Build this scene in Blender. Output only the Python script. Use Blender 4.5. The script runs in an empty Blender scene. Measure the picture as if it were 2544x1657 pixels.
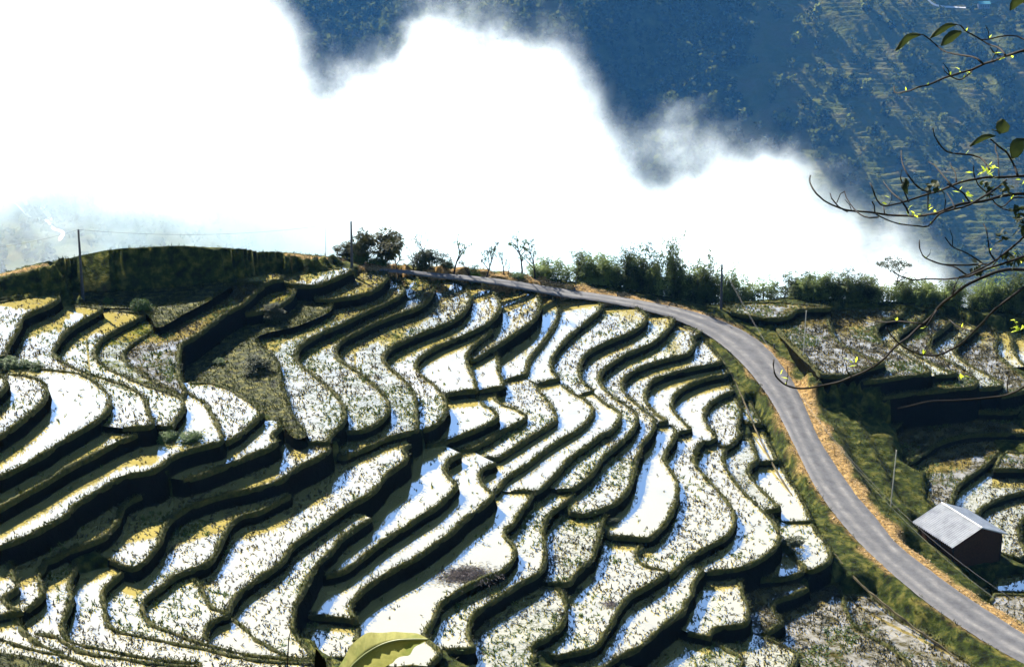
import bpy, math, random
import numpy as np
from mathutils import Vector, Matrix, noise as mnoise
from mathutils.geometry import delaunay_2d_cdt
R = math.radians
S = bpy.context.scene
C = S.collection
rng = np.random.default_rng(7)
random.seed(7)

# ------------------------------------------------------------------ camera, sky, sun, exposure
H = 80.0                       # the photographer stands on the facing slope, 80 m above the middle terraces
PITCH = R(20)
FPX = 1272 / math.tan(R(15))   # focal length in photograph pixels
cam_d = bpy.data.cameras.new('camera'); cam = bpy.data.objects.new('camera', cam_d); C.objects.link(cam)
cam.location = (0, 0, H); cam.rotation_euler = (R(90) - PITCH, 0, 0)
cam_d.sensor_width = 36; cam_d.lens = 18 / math.tan(R(15)); cam_d.clip_start = 0.5; cam_d.clip_end = 20000
S.camera = cam
SUN_AZ, SUN_EL = R(-33), R(36)          # left of the view direction, beyond the hill
w = bpy.data.worlds.new('World'); S.world = w; w.use_nodes = True
nt = w.node_tree; bg = nt.nodes['Background']
sky = nt.nodes.new('ShaderNodeTexSky'); sky.sky_type = 'NISHITA'; sky.sun_disc = False
sky.sun_elevation = SUN_EL; sky.sun_rotation = SUN_AZ; sky.altitude = 1400; sky.dust_density = .25; sky.ozone_density = 4
nt.links.new(sky.outputs[0], bg.inputs[0]); bg.inputs[1].default_value = 0.05
sd = Vector((math.sin(SUN_AZ) * math.cos(SUN_EL), math.cos(SUN_AZ) * math.cos(SUN_EL), math.sin(SUN_EL)))
sl = bpy.data.lights.new('sun', 'SUN'); sl.energy = 5.0; sl.angle = R(0.5); sl.color = (1, .93, .82)
so = bpy.data.objects.new('sun', sl); C.objects.link(so); so.rotation_euler = sd.to_track_quat('Z', 'Y').to_euler()
S.view_settings.view_transform = 'Standard'; S.view_settings.look = 'None'
S.view_settings.exposure = 2.55; S.view_settings.gamma = 1
S.render.engine = 'CYCLES'
cy = S.cycles
cy.max_bounces = 16; cy.diffuse_bounces = 2; cy.glossy_bounces = 3; cy.transparent_max_bounces = 8
cy.volume_bounces = 14; cy.volume_step_rate = 1.0; cy.volume_max_steps = 256
cy.use_denoising = True

# ------------------------------------------------------------------ helpers
CROPS = {'O': (0, 0, 2544 / 2380), 'A': (0, 550, 860 / 2339), 'B': (640, 640, 760 / 2310), 'C': (1250, 640, 760 / 2310),
         'D': (1800, 640, 744 / 2261), 'E': (0, 1100, 760 / 2115), 'F': (640, 1100, 760 / 2115), 'G': (1250, 1100, 760 / 2115),
         'H': (1800, 1100, 744 / 2070), 'K': (2000, 640, 544 / 1833), 'L': (1000, 1000, 500 / 2380), 'N': (600, 1000, 500 / 2380),
         'V': (0, 1380, 500 / 2380), 'W': (1900, 950, 644 / 2380), 'P': (1950, 0, 594 / 2302), 'Q': (1950, 300, 594 / 2302),
         'S': (780, 520, 620 / 2380), 'U': (1300, 560, 600 / 2380), 'X': (0, 440, 860 / 2380)}
def px(s):
    """photograph measurements: a survey string to photo pixels; @name is a reference to another terrace's edge"""
    out = []; c = CROPS['O']
    for t in s.split():
        if t in CROPS: c = CROPS[t]
        elif t[0] == '@': out.append(t[1:])
        else:
            a, b = t.split(','); out.append((c[0] + float(a) * c[2], c[1] + float(b) * c[2]))
    return out
SP, CP = math.sin(PITCH), math.cos(PITCH)
def ray(u, v):
    x = (u - 1272) / FPX; y = (828.5 - v) / FPX
    return np.array([x, CP + y * SP, -SP + y * CP])
def at_z(u, v, z):
    d = ray(u, v); t = (z - H) / d[2]; return np.array([d[0] * t, d[1] * t, z])
def at_y(u, v, Y):
    d = ray(u, v); t = Y / d[1]; return np.array([d[0] * t, Y, H + d[2] * t])
def at_r(u, v, r):
    d = ray(u, v); return np.array([0, 0, H]) + d * r
def catmull(P, step, closed=False):
    P = np.asarray(P, float); n = len(P)
    if n < 3: return resample(P, step)
    Q = np.vstack([2 * P[0] - P[1], P, 2 * P[-1] - P[-2]]); out = []
    for i in range(1, n):
        p0, p1, p2, p3 = Q[i - 1], Q[i], Q[i + 1], Q[i + 2]
        k = max(2, int(np.linalg.norm(p2 - p1) / step * 2))
        for t in np.linspace(0, 1, k, endpoint=False):
            out.append(.5 * (2 * p1 + (p2 - p0) * t + (2 * p0 - 5 * p1 + 4 * p2 - p3) * t * t + (3 * p1 - p0 - 3 * p2 + p3) * t ** 3))
    out.append(P[-1]); return resample(np.array(out), step)
def resample(P, step):
    P = np.asarray(P, float); d = np.r_[0, np.cumsum(np.linalg.norm(np.diff(P, axis=0), axis=1))]
    k = max(2, int(d[-1] / step) + 1); t = np.linspace(0, d[-1], k)
    return np.stack([np.interp(t, d, P[:, i]) for i in range(P.shape[1])], 1)

def mesh(name, V, F, mat=None, parent=None, smooth=False, cols=None):
    me = bpy.data.meshes.new(name); V = np.asarray(V, np.float32)
    F_np = F if isinstance(F, np.ndarray) else None
    if F_np is not None:
        n, k = F_np.shape
        me.vertices.add(len(V)); me.vertices.foreach_set('co', V.ravel())
        me.loops.add(n * k); me.loops.foreach_set('vertex_index', F_np.astype(np.int32).ravel())
        me.polygons.add(n); me.polygons.foreach_set('loop_start', np.arange(0, n * k, k, dtype=np.int32))
        me.update(calc_edges=True)
    else:
        me.from_pydata([tuple(map(float, v)) for v in V], [], [tuple(map(int, f)) for f in F]); me.update()
    if smooth: me.polygons.foreach_set('use_smooth', np.ones(len(me.polygons), bool))
    if cols is not None:
        a = me.attributes.new('tint', 'FLOAT', 'POINT'); a.data.foreach_set('value', np.asarray(cols, np.float32))
    if mat: me.materials.append(mat)
    o = bpy.data.objects.new(name, me); C.objects.link(o)
    if parent: o.parent = parent
    return o
def empty(name, loc=(0, 0, 0), rz=0):
    o = bpy.data.objects.new(name, None); C.objects.link(o); o.location = tuple(map(float, loc)); o.rotation_euler = (0, 0, rz); o.empty_display_size = .3
    return o
def tag(o, label=None, cat=None, group=None, kind=None):
    if label: o['label'] = label
    if cat: o['category'] = cat
    if group: o['group'] = group
    if kind: o['kind'] = kind
    return o
def copy_tree(o, parent=None):
    c = o.copy(); C.objects.link(c)
    if parent: c.parent = parent
    for ch in list(o.children): copy_tree(ch, c)
    return c
class MB:
    """collects boxes, tubes and loose leaves, then links them as one mesh object"""
    def __init__(s): s.v = []; s.f = []
    def add(s, V, F):
        b = len(s.v); s.v.extend([tuple(v) for v in V]); s.f.extend([tuple(i + b for i in f) for f in F])
    def box(s, c, d, rz=0):
        x, y, z = d[0] / 2, d[1] / 2, d[2] / 2; ca, sa = math.cos(rz), math.sin(rz); V = []
        for k in (-z, z):
            for i, j in ((-x, -y), (x, -y), (x, y), (-x, y)): V.append((c[0] + i * ca - j * sa, c[1] + i * sa + j * ca, c[2] + k))
        s.add(V, [(3, 2, 1, 0), (4, 5, 6, 7), (0, 1, 5, 4), (1, 2, 6, 5), (2, 3, 7, 6), (3, 0, 4, 7)])
    def tube(s, P, rad, n=5):
        P = [Vector(p) for p in P]; m = len(P)
        if m < 2: return
        rad = [rad] * m if not hasattr(rad, '__len__') else rad; V = []; F = []
        for i, p in enumerate(P):
            t = (P[min(i + 1, m - 1)] - P[max(i - 1, 0)]).normalized()
            a = t.cross(Vector((.3, .2, 1))) if abs(t.z) < .95 else t.cross(Vector((1, 0, 0)))
            a.normalize(); b = t.cross(a)
            for k in range(n):
                q = 2 * math.pi * k / n; V.append(p + (a * math.cos(q) + b * math.sin(q)) * rad[i])
        for i in range(m - 1):
            for k in range(n): F.append((i * n + k, i * n + (k + 1) % n, (i + 1) * n + (k + 1) % n, (i + 1) * n + k))
        F.append(tuple(range(n - 1, -1, -1))); F.append(tuple(range((m - 1) * n, m * n))); s.add(V, F)
    def leaf(s, p, d, L, W, droop=.25):
        p = Vector(p); d = Vector(d).normalized(); a = d.cross(Vector((0, 0, 1)))
        if a.length < .01: a = Vector((1, 0, 0))
        a.normalize(); a = (a + Vector((0, 0, random.uniform(-.6, .6)))).normalized()
        m = p + d * L * .5 - Vector((0, 0, droop * L * .15)); e = p + d * L - Vector((0, 0, droop * L * .6))
        s.add([p, m + a * W * .5, e, m - a * W * .5], [(0, 1, 2, 3)])
    def build(s, name, mat, parent=None, smooth=False): return mesh(name, s.v, s.f, mat, parent, smooth)

# ------------------------------------------------------------------ materials
def nodes(name):
    m = bpy.data.materials.new(name); m.use_nodes = True; t = m.node_tree
    return m, t, t.nodes['Principled BSDF']
def noise_col(t, scale, stops, detail=4, coord=None, rough=.6):
    n = t.nodes.new('ShaderNodeTexNoise'); n.inputs['Scale'].default_value = scale; n.inputs['Detail'].default_value = detail; n.inputs['Roughness'].default_value = rough
    if coord is None:
        g = t.nodes.new('ShaderNodeNewGeometry'); coord = g.outputs['Position']
    t.links.new(coord, n.inputs['Vector'])
    r = t.nodes.new('ShaderNodeValToRGB'); e = r.color_ramp.elements
    e[0].position, e[0].color = stops[0][0], (*stops[0][1], 1); e[1].position, e[1].color = stops[-1][0], (*stops[-1][1], 1)
    for p, c in stops[1:-1]: q = e.new(p); q.color = (*c, 1)
    t.links.new(n.outputs['Fac'], r.inputs['Fac']); return r.outputs['Color'], n.outputs['Fac']
def mixc(t, fac, a, b):
    m = t.nodes.new('ShaderNodeMix'); m.data_type = 'RGBA'
    for sock, v in ((m.inputs[0], fac), (m.inputs[6], a), (m.inputs[7], b)):
        if isinstance(v, bpy.types.NodeSocket): t.links.new(v, sock)
        elif isinstance(v, tuple): sock.default_value = (*v, 1)
        else: sock.default_value = v
    return m.outputs[2]
def bump(t, b, h, strength, dist):
    n = t.nodes.new('ShaderNodeBump'); n.inputs['Strength'].default_value = strength; n.inputs['Distance'].default_value = dist
    t.links.new(h, n.inputs['Height']); t.links.new(n.outputs[0], b.inputs['Normal'])
def ground_mat(name, scale, stops, bs=.6, bd=.15, rough=.95, spec=.15):
    m, t, b = nodes(name); c, f = noise_col(t, scale, stops, 6)
    t.links.new(c, b.inputs['Base Color']); b.inputs['Roughness'].default_value = rough; b.inputs['Specular IOR Level'].default_value = spec
    bump(t, b, f, bs, bd); return m
def leaf_mat(name, c1, c2, tr=.3, scale=1.3, spec=.15):
    m, t, b = nodes(name); c, f = noise_col(t, scale, [(.35, c1), (.65, c2)], 3)
    t.links.new(c, b.inputs['Base Color']); b.inputs['Roughness'].default_value = .7; b.inputs['Specular IOR Level'].default_value = spec
    tl = t.nodes.new('ShaderNodeBsdfTranslucent'); t.links.new(c, tl.inputs[0]); mx = t.nodes.new('ShaderNodeMixShader'); mx.inputs[0].default_value = tr
    t.links.new(b.outputs[0], mx.inputs[1]); t.links.new(tl.outputs[0], mx.inputs[2]); t.links.new(mx.outputs[0], t.nodes['Material Output'].inputs[0]); return m
def plain(name, col, rough=.8, spec=.2, metal=0, var=.25, scale=3):
    m, t, b = nodes(name); c, f = noise_col(t, scale, [(.3, tuple(x * (1 - var) for x in col)), (.7, tuple(x * (1 + var) for x in col))], 4)
    t.links.new(c, b.inputs['Base Color']); b.inputs['Roughness'].default_value = rough; b.inputs['Specular IOR Level'].default_value = spec; b.inputs['Metallic'].default_value = metal
    return m
def water_mat(name, mud, cover, cover_col, mir=.57):
    """shallow muddy paddy water: silt lit by the sun, a mirror film over it, mud and weed standing clear of it where cover is high"""
    m = bpy.data.materials.new(name); m.use_nodes = True; t = m.node_tree; t.nodes.remove(t.nodes['Principled BSDF'])
    c, f = noise_col(t, .35, [(.3, tuple(x * .8 for x in mud)), (.7, tuple(x * 1.15 for x in mud))], 5)
    d = t.nodes.new('ShaderNodeBsdfDiffuse'); t.links.new(c, d.inputs[0])
    gl = t.nodes.new('ShaderNodeBsdfGlossy'); gl.inputs['Roughness'].default_value = .05; gl.inputs[0].default_value = (1, 1, 1, 1)
    rp, rf = noise_col(t, 5, [(0, (0, 0, 0)), (1, (1, 1, 1))], 2)
    bp = t.nodes.new('ShaderNodeBump'); bp.inputs['Strength'].default_value = .04; bp.inputs['Distance'].default_value = .02
    t.links.new(rf, bp.inputs['Height']); t.links.new(bp.outputs[0], gl.inputs['Normal'])
    fr = t.nodes.new('ShaderNodeFresnel'); fr.inputs[0].default_value = 1.33
    ml = t.nodes.new('ShaderNodeMath'); ml.operation = 'MULTIPLY_ADD'; ml.use_clamp = True; t.links.new(fr.outputs[0], ml.inputs[0]); ml.inputs[1].default_value = 1.0; ml.inputs[2].default_value = mir - .15
    mx = t.nodes.new('ShaderNodeMixShader'); t.links.new(ml.outputs[0], mx.inputs[0]); t.links.new(d.outputs[0], mx.inputs[1]); t.links.new(gl.outputs[0], mx.inputs[2])
    out = mx.outputs[0]
    if cover > 0:
        g = t.nodes.new('ShaderNodeNewGeometry')
        mk, mf = noise_col(t, .55, [(.42, (0, 0, 0)), (.62, (1, 1, 1))], 5, g.outputs['Position'], .7)
        m2, mf2 = noise_col(t, 4.5, [(.5 - .22 * cover, (0, 0, 0)), (.62 - .2 * cover, (1, 1, 1))], 3, g.outputs['Position'], .7)
        q = t.nodes.new('ShaderNodeMath'); q.operation = 'MULTIPLY'; t.links.new(m2, q.inputs[1])
        q2 = t.nodes.new('ShaderNodeMath'); q2.operation = 'MULTIPLY_ADD'; q2.use_clamp = True; t.links.new(mk, q2.inputs[0]); q2.inputs[1].default_value = .9; q2.inputs[2].default_value = .25 * cover if cover < 1 else 1
        t.links.new(q2.outputs[0], q.inputs[0])
        cc, _ = noise_col(t, 2.5, [(.35, tuple(x * .6 for x in cover_col)), (.68, tuple(x * 1.5 for x in cover_col))], 4)
        dd = t.nodes.new('ShaderNodeBsdfDiffuse'); t.links.new(cc, dd.inputs[0])
        m3 = t.nodes.new('ShaderNodeMixShader'); t.links.new(q.outputs[0], m3.inputs[0]); t.links.new(out, m3.inputs[1]); t.links.new(dd.outputs[0], m3.inputs[2]); out = m3.outputs[0]
    t.links.new(out, t.nodes['Material Output'].inputs[0]); return m
MUD = (.31, .255, .075)
M = dict(
    w=water_mat('paddy_water_clear', MUD, 0, (0, 0, 0)),
    s=water_mat('paddy_water_stubble', MUD, 0, (0, 0, 0)),
    S=water_mat('paddy_water_weedy', MUD, .3, (.02, .028, .007)),
    m=water_mat('mossy_mud', (.28, .22, .05), .9, (.045, .05, .008)),
    d=water_mat('dry_stubble_mud', (.27, .21, .065), .97, (.028, .024, .008)),
    r=ground_mat('rough_grass_ground', 1.1, [(.36, (.004, .005, .001)), (.5, (.022, .026, .004)), (.64, (.075, .068, .014))], 1, .4),
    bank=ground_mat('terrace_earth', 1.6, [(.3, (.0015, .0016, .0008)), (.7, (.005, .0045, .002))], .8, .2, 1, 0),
    bund=ground_mat('mossy_bund', 2.2, [(.28, (.008, .010, .0012)), (.5, (.026, .029, .0025)), (.72, (.052, .038, .007))], .8, .12),
    grass=leaf_mat('grass_blades', (.008, .013, .002), (.030, .036, .004), .3),
    stub=leaf_mat('stubble_blades', (.004, .005, .0015), (.014, .015, .004), .03),
    greenstub=leaf_mat('weed_blades', (.012, .024, .003), (.045, .075, .009), .25),
    straw=leaf_mat('straw', (.012, .009, .010), (.05, .038, .038), .1),
)

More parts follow.
